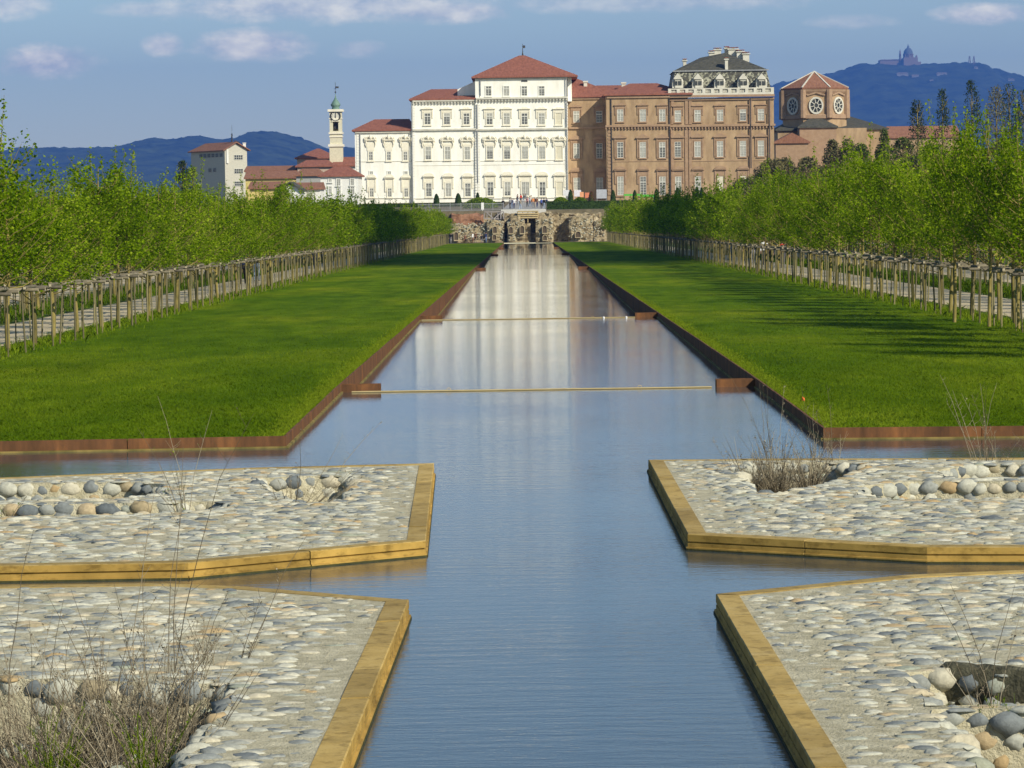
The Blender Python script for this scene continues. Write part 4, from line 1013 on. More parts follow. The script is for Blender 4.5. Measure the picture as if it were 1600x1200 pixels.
for k_ in range(8):
    am = A0 + (k_ + .5) * math.pi / 4; ap = rad * .985 * math.cos(math.pi / 8); zc = Q(*c4(330, 415), YO).z - 4.7
    if math.sin(am) > .1: continue
    def pt(u, v_, d): return (math.cos(am) * (ap + d) - math.sin(am) * u, math.sin(am) * (ap + d) + math.cos(am) * u, zc + v_)
    m2 = MB(); n_ = 20; ro, ri, hz = 1.55, 1.22, 1.2
    vs = [pt(r * math.cos(t), r * hz * math.sin(t), d) for (r, d) in ((ro, .02), (ro, .3), (ri, .3), (ri, .02)) for t in [2 * math.pi * j / n_ for j in range(n_)]]
    m2.add(vs, [(i * n_ + j, i * n_ + (j + 1) % n_, (i + 1) * n_ + (j + 1) % n_, (i + 1) * n_ + j) for i in range(3) for j in range(n_)])
    for j in range(8):
        t = math.pi * j / 4 + .2; m2.bar(pt(.45 * math.cos(t), .45 * hz * math.sin(t), .16), pt(ri * math.cos(t), ri * hz * math.sin(t), .16), .16, .14)
    m2.tube([pt(.48 * math.cos(2 * math.pi * j / 10), .48 * hz * math.sin(2 * math.pi * j / 10), .16) for j in range(11)], .09, 5)
    wo = m2.build('round_window', M['stone'], oroot)
    m2 = MB(); m2.add([pt(ri * math.cos(2 * math.pi * j / n_), ri * hz * math.sin(2 * math.pi * j / n_), .06) for j in range(n_)], [tuple(range(n_))]); m2.build('pane', M['glass'], wo)
    m2 = MB(); 
    for sg in (-1, 1): m2.bar(pt(0, 2.75, .2), pt(sg * 1.9, 2.2, .2), .3, .35)
    m2.build('gable_moulding', M['brick_trim'], oroot)
# lower body
def cbox(px0, px1, pyt, Y, dep, name, mat, root=oroot, conv=c4):
    x0, x1, z0, z1 = rect(*conv(px0, pyt), *conv(px1, pyt + 40), Y); m2 = MB(); L0 = root.location
    m2.box(x0 - L0.x, x1 - L0.x, Y - L0.y, Y - L0.y + dep, -2 if root == oroot else -L0.z + 2.2, z1 - L0.z); m2.build(name, M[mat], root); return x0 - L0.x, x1 - L0.x, Y - L0.y, Y - L0.y + dep, z1 - L0.z
b = cbox(100, 760, 560, YO - 6, 34, 'wall', 'brick'); 
m2 = MB(); m2.hip(b[0] - .5, b[1] + .5, b[2] - .5, b[3] + .5, b[4] + .3, b[0] + 6, b[1] - 7, Q(*c4(560, 465), YO + 10).z - 4.7, th=.3); m2.build('roof', M['slate_plain'], oroot)
b = cbox(232, 640, 548, YO - 12, 8, 'wall', 'brick')
b2 = cbox(232, 455, 546, YO - 12.4, 10, 'wall', 'brick_trim')
m2 = MB(); m2.hip(b2[0] - .4, b2[1] + .4, b2[2] - .4, b2[3] + 6, b2[4] + .3, (b2[0] + b2[1]) / 2 - .2, (b2[0] + b2[1]) / 2 + .2, Q(*c4(335, 468), YO - 8).z - 4.7, th=.3); m2.build('roof', M['slate_plain'], oroot)
b = cbox(86, 285, 640, YO - 22, 10, 'porch_wall', 'brick_trim')
m2 = MB(); xm = (b[0] + b[1]) / 2; m2.prism([(b[0] - .4, b[4]), (b[0] - .4, b[4] + .3), (xm, b[4] + 2.2), (b[1] + .4, b[4] + .3), (b[1] + .4, b[4])], b[2] - .4, b[3]); m2.build('porch_roof', M['tile_brown'], oroot)

# ------------------------------------------------------------------ village on the left
def c3(cx, cy): return 270 + cx / 5.3333, 120 + cy / 5.3333
# tall house with outside gable, rotated
YG = 820.0; s_ = F / YG
gA, gB = Q(*c3(434, 700), YG), Q(*c3(610, 700), YG)        # foot of the sunlit gable
gl = Vector((-1, .42)).normalized() * 22.0                # direction of the shaded long side
groot = empty('tall_house', (gA.x, YG, 4.0), 0, 'tall grey house with brown tiled gable roof and rooftop antenna above the left trees', 'house')
w_ = gB.x - gA.x; ang = R(24)
ex = Vector((math.cos(ang), math.sin(ang), 0)); ey = Vector((-math.sin(ang), math.cos(ang), 0))
# long side runs left and back
Lg = 21.0; dirl = Vector((-.5, .866, 0)); dirg = Vector((.866, .5, 0)); Wg = w_ / .866
ze = Q(*c3(520, 605), YG).z - 4; zr = Q(*c3(515, 548), YG).z - 4
def gp(u, v_, z): q = dirl * u + dirg * v_; return (q.x, q.y, z)
m2 = MB(); m2.add([gp(0, 0, -3), gp(0, Wg, -3), gp(Lg, Wg, -3), gp(Lg, 0, -3), gp(0, 0, ze), gp(0, Wg, ze), gp(Lg, Wg, ze), gp(Lg, 0, ze), gp(0, Wg / 2, zr - .2), gp(Lg, Wg / 2, zr - .2)],
                  [(0, 1, 5, 8, 4), (1, 2, 6, 5), (2, 3, 7, 9, 6), (3, 0, 4, 7)])
m2.build('wall', plain('grey_render', (.50, .48, .40)), groot)
m2 = MB(); e = .7; hz = (zr - ze) / (Wg / 2)
for s0, s1 in ((-e, Wg / 2), (Wg + e, Wg / 2)):
    za_, zb_ = ze - e * hz, zr
    q = [gp(-e, s0, za_), gp(Lg + e, s0, za_), gp(Lg + e - 3, s1, zb_), gp(-e, s1, zb_)]
    m2.add(q + [(a[0], a[1], a[2] + .25) for a in q], [(0, 3, 2, 1), (4, 5, 6, 7), (0, 1, 5, 4), (1, 2, 6, 5), (2, 3, 7, 6), (3, 0, 4, 7)])
m2.build('roof', M['tile_brown'], groot)
def gwin(u0, u1, z0, z1, side, mat='glass'):
    m2 = MB(); f = (lambda u, z, d: tuple(Vector(gp(0, u, z)) - dirl * d)) if side == 'g' else (lambda u, z, d: tuple(Vector(gp(u, 0, z)) - dirg * d))
    m2.add([f(u0, z0, .04), f(u1, z0, .04), f(u1, z1, .04), f(u0, z1, .04)], [(0, 1, 2, 3)]); 
    fr = MB()
    n_ = max(2, int((u1 - u0) / .55))
    for i in range(n_ + 1): u = u0 + (u1 - u0) * i / n_; fr.bar(f(u, z0, .1), f(u, z1, .1), .07)
    for z in (z0, (z0 + z1) / 2, z1): fr.bar(f(u0, z, .1), f(u1, z, .1), .07)
    o = fr.build('window', M['sash'] if side == 'g' else M['grey_metal'], groot); m2.build('pane', M[mat], o)
for cy in (670, 785, 890):
    zc = Q(*c3(540, cy), YG).z - 4; gwin(Wg * .42, Wg * .80, zc - .58, zc + .58, 'g', 'glass')
for i in range(6):
    zc = Q(*c3(280, 655), YG + 4).z - 4; u = 1.3 + i * 2.5; gwin(u, u + 1.7, zc - .45, zc + .45, 'l')
for u in (5.5, 8.4): zc = Q(*c3(280, 775), YG + 4).z - 4; gwin(u, u + 1.6, zc - .5, zc + .4, 'l')
m2 = MB(); m2.box(.45, .95, -.02, .3, ze - 3.5, ze + .2); 
m2.build('white_downpipe', M['white'], groot)
m2 = MB(); q = Vector(gp(2.2, Wg / 2, 0)); m2.tube([(q.x, q.y, zr - 1), (q.x, q.y, zr + 2.4)], .18, 7); m2.tube([(q.x, q.y, zr + 2.4), (q.x, q.y, zr + 4.6)], .03, 5); m2.bar((q.x - .35, q.y, zr + 3.6), (q.x + .35, q.y, zr + 3.4), .04); m2.build('antenna', M['iron'], groot)
for i in range(4):
    q = Vector(gp(2 + .5 * i, Wg * (.62 + .1 * i), 0)); m2 = MB(); m2.tube([(q.x, q.y, ze), (q.x, q.y, ze + 2.2 - .1 * i)], .14, 6); m2.lathe((q.x, q.y, ze + 2.2 - .1 * i), [(.22, 0), (.05, .25)], 7); m2.build('flue', M['iron'], groot)
q = Vector(gp(.8, Wg - .3, 0)); m2 = MB(); m2.box(q.x - .35, q.x + .35, q.y - .35, q.y + .35, ze - 1, ze + 1.6); m2.box(q.x - .45, q.x + .45, q.y - .45, q.y + .45, ze + 1.6, ze + 1.75); m2.build('chimney', M['white'], groot)

def house(name, c_l, c_r, cy_eave, cy_ridge, Y, dep, wallm, roofm, label, kind='hip', wins=(), rin=.18, conv=c3, chim=()):
    mxc = (c_l + c_r) / 2; s = F / Y; a = Q(*conv(c_l, cy_eave), Y); b_ = Q(*conv(c_r, cy_eave), Y); wv = b_.x - a.x; xm = (a.x + b_.x) / 2
    zb = 3.6; root = empty(name, (xm, Y, zb), 0, label, 'house'); ze = Q(*conv(mxc, cy_eave), Y).z - zb; zr = Q(*conv(mxc, cy_ridge), Y + dep / 2).z - zb
    m2 = MB(); m2.box(-wv / 2, wv / 2, 0, dep, -2, ze)
    if kind == 'gable': m2.prism([(-wv / 2, ze), (0, zr - .3), (wv / 2, ze)], .01, dep - .01)
    m2.build('wall', M[wallm], root)
    if kind == 'hip':
        m2 = MB(); m2.hip(-wv / 2 - .5, wv / 2 + .5, -.5, dep + .5, ze + .25, -wv / 2 + wv * rin, wv / 2 - wv * rin, zr, th=.25)
    elif kind == 'long':
        m2 = MB(); m2.hip(-wv / 2 - .3, wv / 2 + .3, -.5, dep + .5, ze + .25, -wv / 2 - .3, wv / 2 + .3, zr, th=.25)
    else:
        m2 = MB()
        for sx in (-1, 1):
            q = [(sx * (wv / 2 + .5), -.6, ze - .4), (0, -.6, zr), (0, dep, zr), (sx * (wv / 2 + .5), dep, ze - .4)]
            m2.add(q + [(p[0], p[1], p[2] + .25) for p in q], [(0, 1, 2, 3), (7, 6, 5, 4), (0, 4, 5, 1), (1, 5, 6, 2), (2, 6, 7, 3), (3, 7, 4, 0)])
    rfo = m2.build('roof', M[roofm], root)
    for (cx, cy, ww, hh_) in wins: window(root, 'plain', conv(cx, cy), ww, hh_, Y, wallm)
    for (cx, cy, ww, hh_) in chim:
        q = Q(*conv(cx, cy), Y + dep * .4); m2 = MB(); m2.box(q.x - xm - ww / 2, q.x - xm + ww / 2, dep * .4 - .4, dep * .4 + .4, q.z - zb - hh_ - .6, q.z - zb); m2.box(q.x - xm - ww / 2 - .1, q.x - xm + ww / 2 + .1, dep * .4 - .5, dep * .4 + .5, q.z - zb + .002, q.z - zb + .14); m2.build('chimney', M['stone'], rfo)
    return root
plain('yellow_wall', (.62, .50, .18)); plain('grey_wall', (.36, .36, .34)); plain('white_wall', (.74, .74, .70)); plain('pink_wall', (.50, .38, .30))
house('long_building', 605, 1003, 850, 783, 640, 14, 'yellow_wall', 'tile_brown', 'long low building with yellow wall and brown tiled roof right of the tall grey house', 'long')
house('long_building', 605, 1010, 790, 742, 690, 14, 'yellow_wall', 'tile_brown', 'upper brown tiled roof right behind the long yellow walled building', 'long')
house('low_shed', 640, 905, 935, 872, 560, 12, 'yellow_wall', 'tile_brown', 'low brown roofed shed just above the trees left of the small gabled house', 'long')
house('village_church', 1035, 1340, 683, 598, 680, 22, 'pink_wall', 'tile', 'brick coloured church body with pointed red roof left of the clock tower', 'hip', rin=.46)
house('church_aisle', 1040, 1335, 752, 692, 664, 12, 'pink_wall', 'tile', 'lower red tiled church aisle below the pointed red roof', 'hip', rin=.2)
house('red_roofed_house', 1342, 1540, 748, 668, 668, 14, 'white_wall', 'tile', 'red roofed building right below the clock tower', 'long', chim=((1400, 733, .6, .8), (1468, 705, .7, 2)))
house('grey_house', 1028, 1232, 828, 765, 620, 12, 'grey_wall', 'tile_brown', 'grey blue house with brown roof and small chimneys left of the white house', 'hip', rin=.15, chim=((1075, 790, .9, 2.5), (1105, 785, .5, 2)))
house('white_house', 1230, 1545, 832, 748, 600, 14, 'white_wall', 'tile', 'white house with red hipped roof next to the left end of the white palace', 'hip', rin=.3,
      wins=((1311, 862, 5.2, 6), (1381, 878, 5.6, 11), (1495, 876, 5.6, 11), (1311, 945, 5.4, 12), (1385, 950, 5.4, 12), (1497, 948, 5.6, 13)))
house('small_gabled_house', 893, 1062, 935, 885, 540, 10, 'white_wall', 'slate_plain', 'small white gabled house with dark roof edge peeping over the left trees', 'gable', wins=((975, 960, 4, 5),))
house('brown_roofed_row', 1025, 1230, 940, 880, 570, 10, 'white_wall', 'tile_brown', 'white house with brown roof between the gabled house and the white house', 'long', wins=((1075, 975, 5, 6), (1150, 985, 5, 6)), chim=((1095, 905, .5, 1.6),))
# clock tower
YT = 672.0; s_ = F / YT; tc_ = Q(*c3(1361, 480), YT); troot = empty('clock_tower', (tc_.x, YT, 4.5), 0, 'slender cream bell tower with clock and green onion cupola left of the palace', 'tower')
tz = lambda cy: Q(*c3(1361, cy), YT).z - 4.5
hw = (1411 - 1311) / 5.3333 / s_ / 2
m2 = MB(); m2.box(-hw * 1.08, hw * 1.08, -hw * 1.08, hw * 1.08, -3, tz(583)); m2.build('base', plain('cream_tower', (.66, .62, .46)), troot)
m2 = MB(); op0, op1 = tz(453), tz(375); ow = hw * .45
for (x0, x1, z0, z1) in ((-hw, -ow, tz(583), tz(292)), (ow, hw, tz(583), tz(292)), (-ow, ow, tz(583), op0), (-ow, ow, op1, tz(292))): m2.box(x0, x1, -hw, -hw + .5, z0, z1)
m2.box(-hw, hw, hw - .5, hw, tz(583), tz(292)); m2.box(-hw, -hw + .5, -hw + .5, hw - .5, tz(583), tz(292)); m2.box(hw - .5, hw, -hw + .5, hw - .5, tz(583), tz(292))
m2.build('shaft', M['cream_tower'], troot)
m2 = MB()
for (cy, pr, h_) in ((583, .35, .5), (478, .22, .35), (505, .15, .25), (292, .35, .5), (352, .12, .2)):
    z = tz(cy); 
    m2.box(-hw - pr, hw + pr, -hw - pr, -hw - .001, z, z + h_); m2.box(-hw - pr, -hw - .001, -hw, hw + pr, z, z + h_); m2.box(hw + .001, hw + pr, -hw, hw + pr, z, z + h_)
m2.prism([(-ow - .3, op1), (-ow, op1 + .5), (0, op1 + .75), (ow, op1 + .5), (ow + .3, op1)], -hw - .2, -hw - .002)
m2.build('mouldings', M['cream'], troot)
m2 = MB(); m2.lathe((0, 0, op0 + .5), [(.75, 0), (.6, .25), (.45, .9), (.2, 1.2), (.05, 1.3)], 10); m2.build('bell', M['iron'], troot)
zc = tz(328); m2 = MB(); n_ = 20
m2.tube([(1.0 * math.cos(2 * math.pi * j / n_), -hw - .12, zc + 1.0 * math.sin(2 * math.pi * j / n_)) for j in range(n_ + 1)], .13, 6); clk = m2.build('clock_rim', M['iron'], troot)
m2 = MB(); m2.add([(.95 * math.cos(2 * math.pi * j / n_), -hw - .03, zc + .95 * math.sin(2 * math.pi * j / n_)) for j in range(n_)], [tuple(range(n_))]); m2.build('clock_face', M['stone'], troot)
m2 = MB(); m2.bar((0, -hw - .1, zc), (.05, -hw - .1, zc + .75), .12); m2.bar((0, -hw - .1, zc), (.02, -hw - .1, zc - .5), .16)
for j in range(12): a = j * math.pi / 6; m2.bar((.68 * math.cos(a), -hw - .06, zc + .68 * math.sin(a)), (.85 * math.cos(a), -hw - .06, zc + .85 * math.sin(a)), .07)
m2.build('clock_hands', M['iron'], troot)
z0 = tz(288); m2 = MB(); r_ = hw
m2.lathe((0, 0, 0), [(r_ * 1.0, z0), (r_ * .72, z0 + .3), (r_ * .62, tz(262)), (r_ * .58, tz(252)), (r_ * .78, tz(242)), (r_ * .80, tz(232)), (r_ * .62, tz(215)), (r_ * .34, tz(195)), (r_ * .16, tz(178)), (r_ * .08, tz(160)), (.03, tz(135))], 12)
m2.build('cupola', M['copper'], troot)
m2 = MB(); m2.tube([(0, 0, tz(140)), (0, 0, tz(45))], .045, 5); m2.lathe((0, 0, tz(128)), [(.05, -.2), (.2, 0), (.05, .2)], 8); m2.box(.04, .7, -.02, .02, tz(95), tz(80)); m2.bar((-.3, 0, tz(100)), (.3, 0, tz(100)), .05); m2.build('weather_vane', M['iron'], troot)

# ------------------------------------------------------------------ hills, basilica
def ridge(name, pts, Y, base_py, seed, dep=2600, step=14, fore=3600):
    """silhouette points in photo px -> real ridge with slopes in front and behind"""
    top = [(Q(x, y, Y).x, Q(x, y, Y).z) for x, y in pts]; xs = np.arange(top[0][0], top[-1][0], step); H = np.interp(xs, [p[0] for p in top], [p[1] for p in top])
    prof = [(-fore, .0), (-fore * .8, .06), (-fore * .6, .2), (-fore * .42, .4), (-fore * .28, .58), (-fore * .17, .75), (-fore * .09, .88), (-fore * .03, .97), (0, 1.0), (dep * .1, .92), (dep * .4, .5), (dep, 0)]
    fine = []
    for a, b in zip(prof[:-1], prof[1:]):
        k_ = 6 if a[0] < -200 or a[0] >= 0 else 4
        for j in range(k_): fine.append((a[0] + (b[0] - a[0]) * j / k_, a[1] + (b[1] - a[1]) * j / k_))
    fine.append(prof[-1]); V = []
    for (dy, f) in fine:
        for x, h in zip(xs, H):
            y = Y + dy; amp = 1 if 0 < f < 1.01 else 0
            big = noise.fractal(Vector((x * .0011, y * .0011, seed)), 1, 2, 5) * 75 * (1 - f) * amp
            sm = noise.noise(Vector((x * .035, y * .02, seed))) * 8 + noise.noise(Vector((x * .09, y * .06, seed))) * 6.0
            V.append((x, y, 2 + h * f + big + sm * amp))
    n_ = len(xs); m_ = len(fine); i, j = np.meshgrid(np.arange(m_ - 1), np.arange(n_ - 1), indexing='ij'); a = (i * n_ + j).ravel()
    me = np_mesh(name, np.array(V), np.stack([a, a + 1, a + n_ + 1, a + n_], 1), M['forest'], smooth=True)
    return tag(link_mesh(name, me), kind='structure')
ridge('hills', [(-420, 300), (-250, 262), (-100, 250), (0, 240), (30, 231), (100, 233), (165, 231), (200, 227), (222, 221), (240, 215), (262, 218), (270, 219), (310, 213), (350, 220), (375, 214), (385, 209), (400, 206), (430, 207.5), (470, 217), (490, 225), (510, 233), (530, 233), (545, 232), (556, 231), (600, 240), (700, 262), (900, 300)], 9500, 330, 3.1)
HILL_R = ridge('hills', [(900, 300), (1050, 190), (1120, 155), (1209, 132), (1241, 125), (1287, 115), (1318, 109), (1344, 102), (1369, 100), (1446, 100), (1485, 98.5), (1536, 100), (1549, 109), (1562, 109), (1575, 115), (1590, 116.5), (1600, 120), (1650, 150), (1760, 190), (1950, 260), (2100, 310)], 12500, 330, 9.4, dep=2400, fore=4200)
YB = 12450.0
def bq(cx, cy): return Q(*c4(cx, cy), YB)
b0 = bq(895, 160); sroot = empty('hilltop_basilica', (b0.x, YB, b0.z - 10), 0, 'distant domed basilica with bell tower on the blue hilltop at right', 'church')
bz = lambda cy: bq(895, cy).z - b0.z + 10; bx = lambda cx: bq(cx, 130).x - b0.x
plain('far_stone', (.22, .17, .14)); plain('far_dome', (.10, .12, .13)); plain('far_white', (.22, .20, .18))
m2 = MB(); m2.box(bx(722), bx(862), 0, 60, -20, bz(132)); m2.hip(bx(722) - 2, bx(862) + 2, -2, 62, bz(132) + 1, bx(732), bx(855), bz(124), th=1); m2.build('convent', M['far_stone'], sroot)
m2 = MB(); m2.box(bx(862), bx(948), -25, 50, -20, bz(118)); m2.box(bx(948), bx(972), 0, 45, -20, bz(142)); m2.build('nave', M['far_stone'], sroot)
rr_ = (bx(925) - bx(867)) / 2; m2 = MB(); m2.lathe((bx(896), 10, 0), [(rr_ * .95, bz(120)), (rr_ * .95, bz(98)), (rr_ * 1.05, bz(97)), (rr_ * 1.05, bz(94))], 16); 
for k_ in range(8): a = k_ * math.pi / 4; m2.tube([(bx(896) + rr_ * math.cos(a), 10 + rr_ * math.sin(a), bz(120)), (bx(896) + rr_ * math.cos(a), 10 + rr_ * math.sin(a), bz(97))], 1.6, 6)
m2.build('drum', M['far_stone'], sroot)
m2 = MB(); m2.lathe((bx(896), 10, 0), [(rr_ * 1.0, bz(94)), (rr_ * .97, bz(84)), (rr_ * .85, bz(73)), (rr_ * .6, bz(63)), (rr_ * .28, bz(57)), (rr_ * .22, bz(56)), (rr_ * .22, bz(48)), (rr_ * .1, bz(43)), (.3, bz(33))], 16); m2.build('dome', M['far_dome'], sroot)
for cx in (845, 944):
    if cx == 845: prof = [(4.2, -10), (4.2, bz(95)), (5, bz(94)), (3.6, bz(92)), (3.6, bz(82)), (2, bz(76)), (.3, bz(64))]
    else: prof = [(4, -10), (4, bz(112)), (2, bz(105)), (.3, bz(100))]
    m2 = MB(); m2.lathe((bx(cx), 0, 0), prof, 8); m2.build('bell_tower', M['far_stone'], sroot)
for i, cx in enumerate((1268, 1294)):
    q = bq(cx, 150); m2 = MB(); h_ = (bq(cx, 100).z - q.z)
    for sx in (-1, 1):
        for sy in (-1, 1): m2.bar((sx * 5, sy * 5, -8), (sx * 1.2, sy * 1.2, h_), 1.4)
    for k_ in range(8): f = k_ / 8; w0 = 5 - 3.8 * f; m2.bar((-w0, 0, h_ * f), (w0, 0, h_ * (f + .1)), .8); m2.bar((w0, -w0, h_ * f), (-w0, -w0, h_ * (f + .1)), .8)
    o = m2.build('radio_mast', M['far_stone'], None, (q.x, YB, q.z - 5)); tag(o, ('left' if i == 0 else 'right') + ' one of two thin radio masts on the hilltop', 'mast', 'radio masts on the hill')
for (cx, cy, ww, hh_, lab) in ((858, 222, 70, 22, 'large pale building on the hillside below the basilica'), (936, 235, 44, 22, 'dim pinkish building on the hillside right of the large pale one'), (1098, 221, 64, 20, 'long pale building on the hillside below the masts'), (1306, 182, 24, 12, 'small pale house near the hilltop below the masts'), (1520, 256, 40, 14, 'dim pale house low on the right hillside'), (1035, 258, 22, 10, 'tiny pale house between the two hillside buildings')):
    YH = 12500 - 4200 * .12; px, py = c4(cx, cy); d = ray(px, py); 
    # stand it on the hill slope: march along the ray
    t = 8000; hit = None
    ok_, hp_, _n, _i = HILL_R.ray_cast(CAM, d.normalized()); q = hp_ if ok_ else Q(px, py, 12300)
    q = Vector((q.x, q.y - 6, q.z + 4))
    m2 = MB(); wv, hv = ww / 3.902 / F * q.y, hh_ / 3.902 / F * q.y; m2.box(-wv / 2, wv / 2, 0, 15, -25, hv * .1); m2.hip(-wv / 2 - 1, wv / 2 + 1, -1, 16, hv * .1 + .5, -wv * .4, wv * .4, hv * .35, 1, th=.5)
    for k_ in range(5):
        x = -wv / 2 + wv * (k_ + .5) / 5; m2.box(x - 1, x + 1, -.3, -.05, -hv * .25, -hv * .05, 2)
    o = m2.build('hillside_house', [M['far_white'], M['far_stone'], M['far_dome']], None, (q.x, q.y, q.z)); tag(o, lab, 'house', 'houses on the distant hillside')

# ------------------------------------------------------------------ ruined fountain wall
def c5(cx, cy): return 660 + cx / 5.0, 280 + cy / 5.0
YR = 500.0
def blob_wall(mb, c_l, c_r, cy_t, cy_b, Y, dep, rough=.35, seed=0, m=0, topvar=.5, conv=c5, step=.35):
    """rough masonry block: displaced grid front, top, sides"""
    x0, x1 = Q(*conv(c_l, 400), Y).x, Q(*conv(c_r, 400), Y).x; zt, zb = Q(*conv((c_l + c_r) / 2, cy_t), Y).z, Q(*conv((c_l + c_r) / 2, cy_b), Y).z - .3
    nx, nz, ny = max(2, int((x1 - x0) / step)), max(2, int((zt - zb) / step)), max(2, int(dep / (step * 1.6)))
    def dsp(x, y, z, k): return noise.fractal(Vector((x * 1.1 + seed, y * 1.1, z * 1.4)), .8, 2, 4) * rough * k
    def topz(x, y): return zt + noise.noise(Vector((x * .9, y * .7, seed))) * topvar - topvar * .3
    def grid(f, a, b):
        vs = [f(i / a, j / b) for j in range(b + 1) for i in range(a + 1)]; mb.add(vs, [(j * (a + 1) + i, j * (a + 1) + i + 1, (j + 1) * (a + 1) + i + 1, (j + 1) * (a + 1) + i) for j in range(b) for i in range(a)], m)
    def fr(u, v):
        x = x0 + (x1 - x0) * u; z = zb + (topz(x, Y) - zb) * v; e = min(u, 1 - u) * (x1 - x0); return (x, Y - dsp(x, 0, z, 1) + (.25 if e < .1 else 0), z)
    def sd(xc):
        def f(u, v):
            y = Y + dep * u; z = zb + (topz(xc, y) - zb) * v; return (xc + dsp(xc, y, z, .6), y + (.25 - dsp(xc, 0, z, 1) if u == 0 else 0), z)
        return f
    def tp(u, v):
        x = x0 + (x1 - x0) * u; y = Y + dep * v; return (x, y - (dsp(x, 0, topz(x, Y), 1) - (.25 if min(u, 1 - u) * (x1 - x0) < .1 else 0) if v == 0 else 0), topz(x, y))
    grid(fr, nx, nz); grid(sd(x0), ny, nz); grid(sd(x1), ny, nz); grid(tp, nx, ny)
rroot = empty('ruined_wall', (0, 0, 0), 0, 'long ruined stone and brick grotto wall with niches at the far end of the canal', 'ruin')
mb = MB(); blob_wall(mb, 215, 520, 345, 480, YR, 4, seed=2, topvar=.7); blob_wall(mb, 505, 640, 322, 480, YR - .9, 4, seed=3, rough=.3); mb.build('left_bay', M['ruin'], rroot)
mb = MB(); blob_wall(mb, 228, 477, 268, 350, YR + 2.2, 3, seed=4, rough=.25, topvar=.6); mb.build('brick_backing', M['ruin_brick'], rroot)
mb = MB(); blob_wall(mb, 664, 800, 318, 482, YR - 1.4, 5, seed=5, rough=.35); blob_wall(mb, 690, 770, 285, 330, YR - .6, 4, seed=6, rough=.3); blob_wall(mb, 640, 790, 268, 330, YR + 1.5, 4, seed=66, rough=.4); mb.build('central_pier', M['ruin'], rroot)
mb = MB(); blob_wall(mb, 886, 1024, 300, 482, YR - 1.4, 5, seed=7, rough=.35); blob_wall(mb, 880, 1010, 258, 300, YR - .2, 4, seed=8, rough=.4); mb.build('central_pier', M['ruin'], rroot)
mb = MB(); blob_wall(mb, 1010, 1160, 290, 480, YR + 2.5, 4, seed=9, rough=.5, topvar=.9); blob_wall(mb, 1145, 1335, 285, 475, YR - .2, 4, seed=10, rough=.35); blob_wall(mb, 1340, 1440, 300, 470, YR - .2, 4, seed=11, rough=.5, topvar=1.2); blob_wall(mb, 1000, 1400, 262, 300, YR + 3, 3, seed=12, rough=.4, topvar=.5); mb.build('right_bay', M['ruin'], rroot)
mb = MB(); blob_wall(mb, 620, 900, 268, 480, YR + 2.4, 1.5, seed=13, rough=.3); blob_wall(mb, 796, 846, 345, 480, YR + .1, 2, seed=15, rough=.4); blob_wall(mb, 840, 892, 410, 480, YR + .8, 1.5, seed=16, rough=.4); blob_wall(mb, 210, 1440, 285, 480, YR + 4.8, 1, seed=14, rough=.2, step=.8); mb.build('back_wall', M['ruin'], rroot)
def niche(cx, cy, wv, hv, Y):
    q = Q(*c5(cx, cy), Y); mb = MB()
    pts = [(-wv / 2, -hv / 2), (wv / 2, -hv / 2)] + [(wv / 2 * math.cos(a), hv * .2 + wv / 2 * math.sin(a)) for a in [math.pi * k / 8 for k in range(9)]]
    for (s_, d) in ((1.22, 0), ):
        n_ = len(pts); o_ = [(x * s_, z * s_ * 1.02) for x, z in pts]
        vs = [(x, -.16, z) for x, z in o_] + [(x, -.16, z) for x, z in pts] + [(x, .35, z) for x, z in pts] + [(x, .3, z) for x, z in o_]
        mb.add(vs, [(i, (i + 1) % n_, (i + 1) % n_ + n_, i + n_) for i in range(n_)] + [(i + n_, (i + 1) % n_ + n_, (i + 1) % n_ + 2 * n_, i + 2 * n_) for i in range(n_)] + [(i, (i + 1) % n_, (i + 1) % n_ + 3 * n_, i + 3 * n_) for i in range(n_)])
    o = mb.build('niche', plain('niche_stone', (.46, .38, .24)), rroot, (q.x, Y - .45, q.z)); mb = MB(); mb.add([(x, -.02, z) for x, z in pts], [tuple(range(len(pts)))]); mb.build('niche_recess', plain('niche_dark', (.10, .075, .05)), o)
for (cx, cy, w0, h0, Y) in ((566, 395, .6, 1.0, YR - .9), (563, 456, .6, .7, YR - .9), (691, 398, .6, 1.0, YR - 1.4), (779, 392, .6, 1.2, YR - 1.4), (955, 392, .65, 1.1, YR - 1.4), (957, 460, .6, .7, YR - 1.4), (1216, 436, .8, .7, YR - .2), (264, 442, .6, 1.3, YR)): niche(cx, cy, w0, h0, Y)
# loose masonry blocks catching light on the wall faces
cs = []; 
for _ in range(420):
    cx = rng.uniform(220, 1430); 
    if 640 < cx < 664 or 800 < cx < 886 or 1024 < cx < 1145: continue
    Yk = YR - (1.4 if 664 < cx < 800 or 886 < cx < 1024 else .9 if 505 < cx < 640 else .1); cy = rng.uniform(345 if cx < 505 else 310, 478); q = Q(*c5(cx, cy), Yk - .12); cs.append((q.x, q.y, q.z))
k = len(cs); me = pebble_mesh(np.array(cs), np.stack([nr.uniform(.08, .22, k), nr.uniform(.06, .14, k)], 1), nr.uniform(-.2, .2, k), nr.uniform(.05, .11, k), nr.uniform(.3, .8, k), 'rubble_courses', 7, True)
tag(link_mesh('rubble_courses', me, rroot), kind='stuff')
mb = MB(); 
for cx in (483, 505, 540, 590, 612, 635): q = Q(*c5(cx, 300), YR + .6); mb.bar((q.x, YR + .6, Q(*c5(cx, 312), YR).z), (q.x, YR + .6, Q(*c5(cx, 252), YR).z), .14)
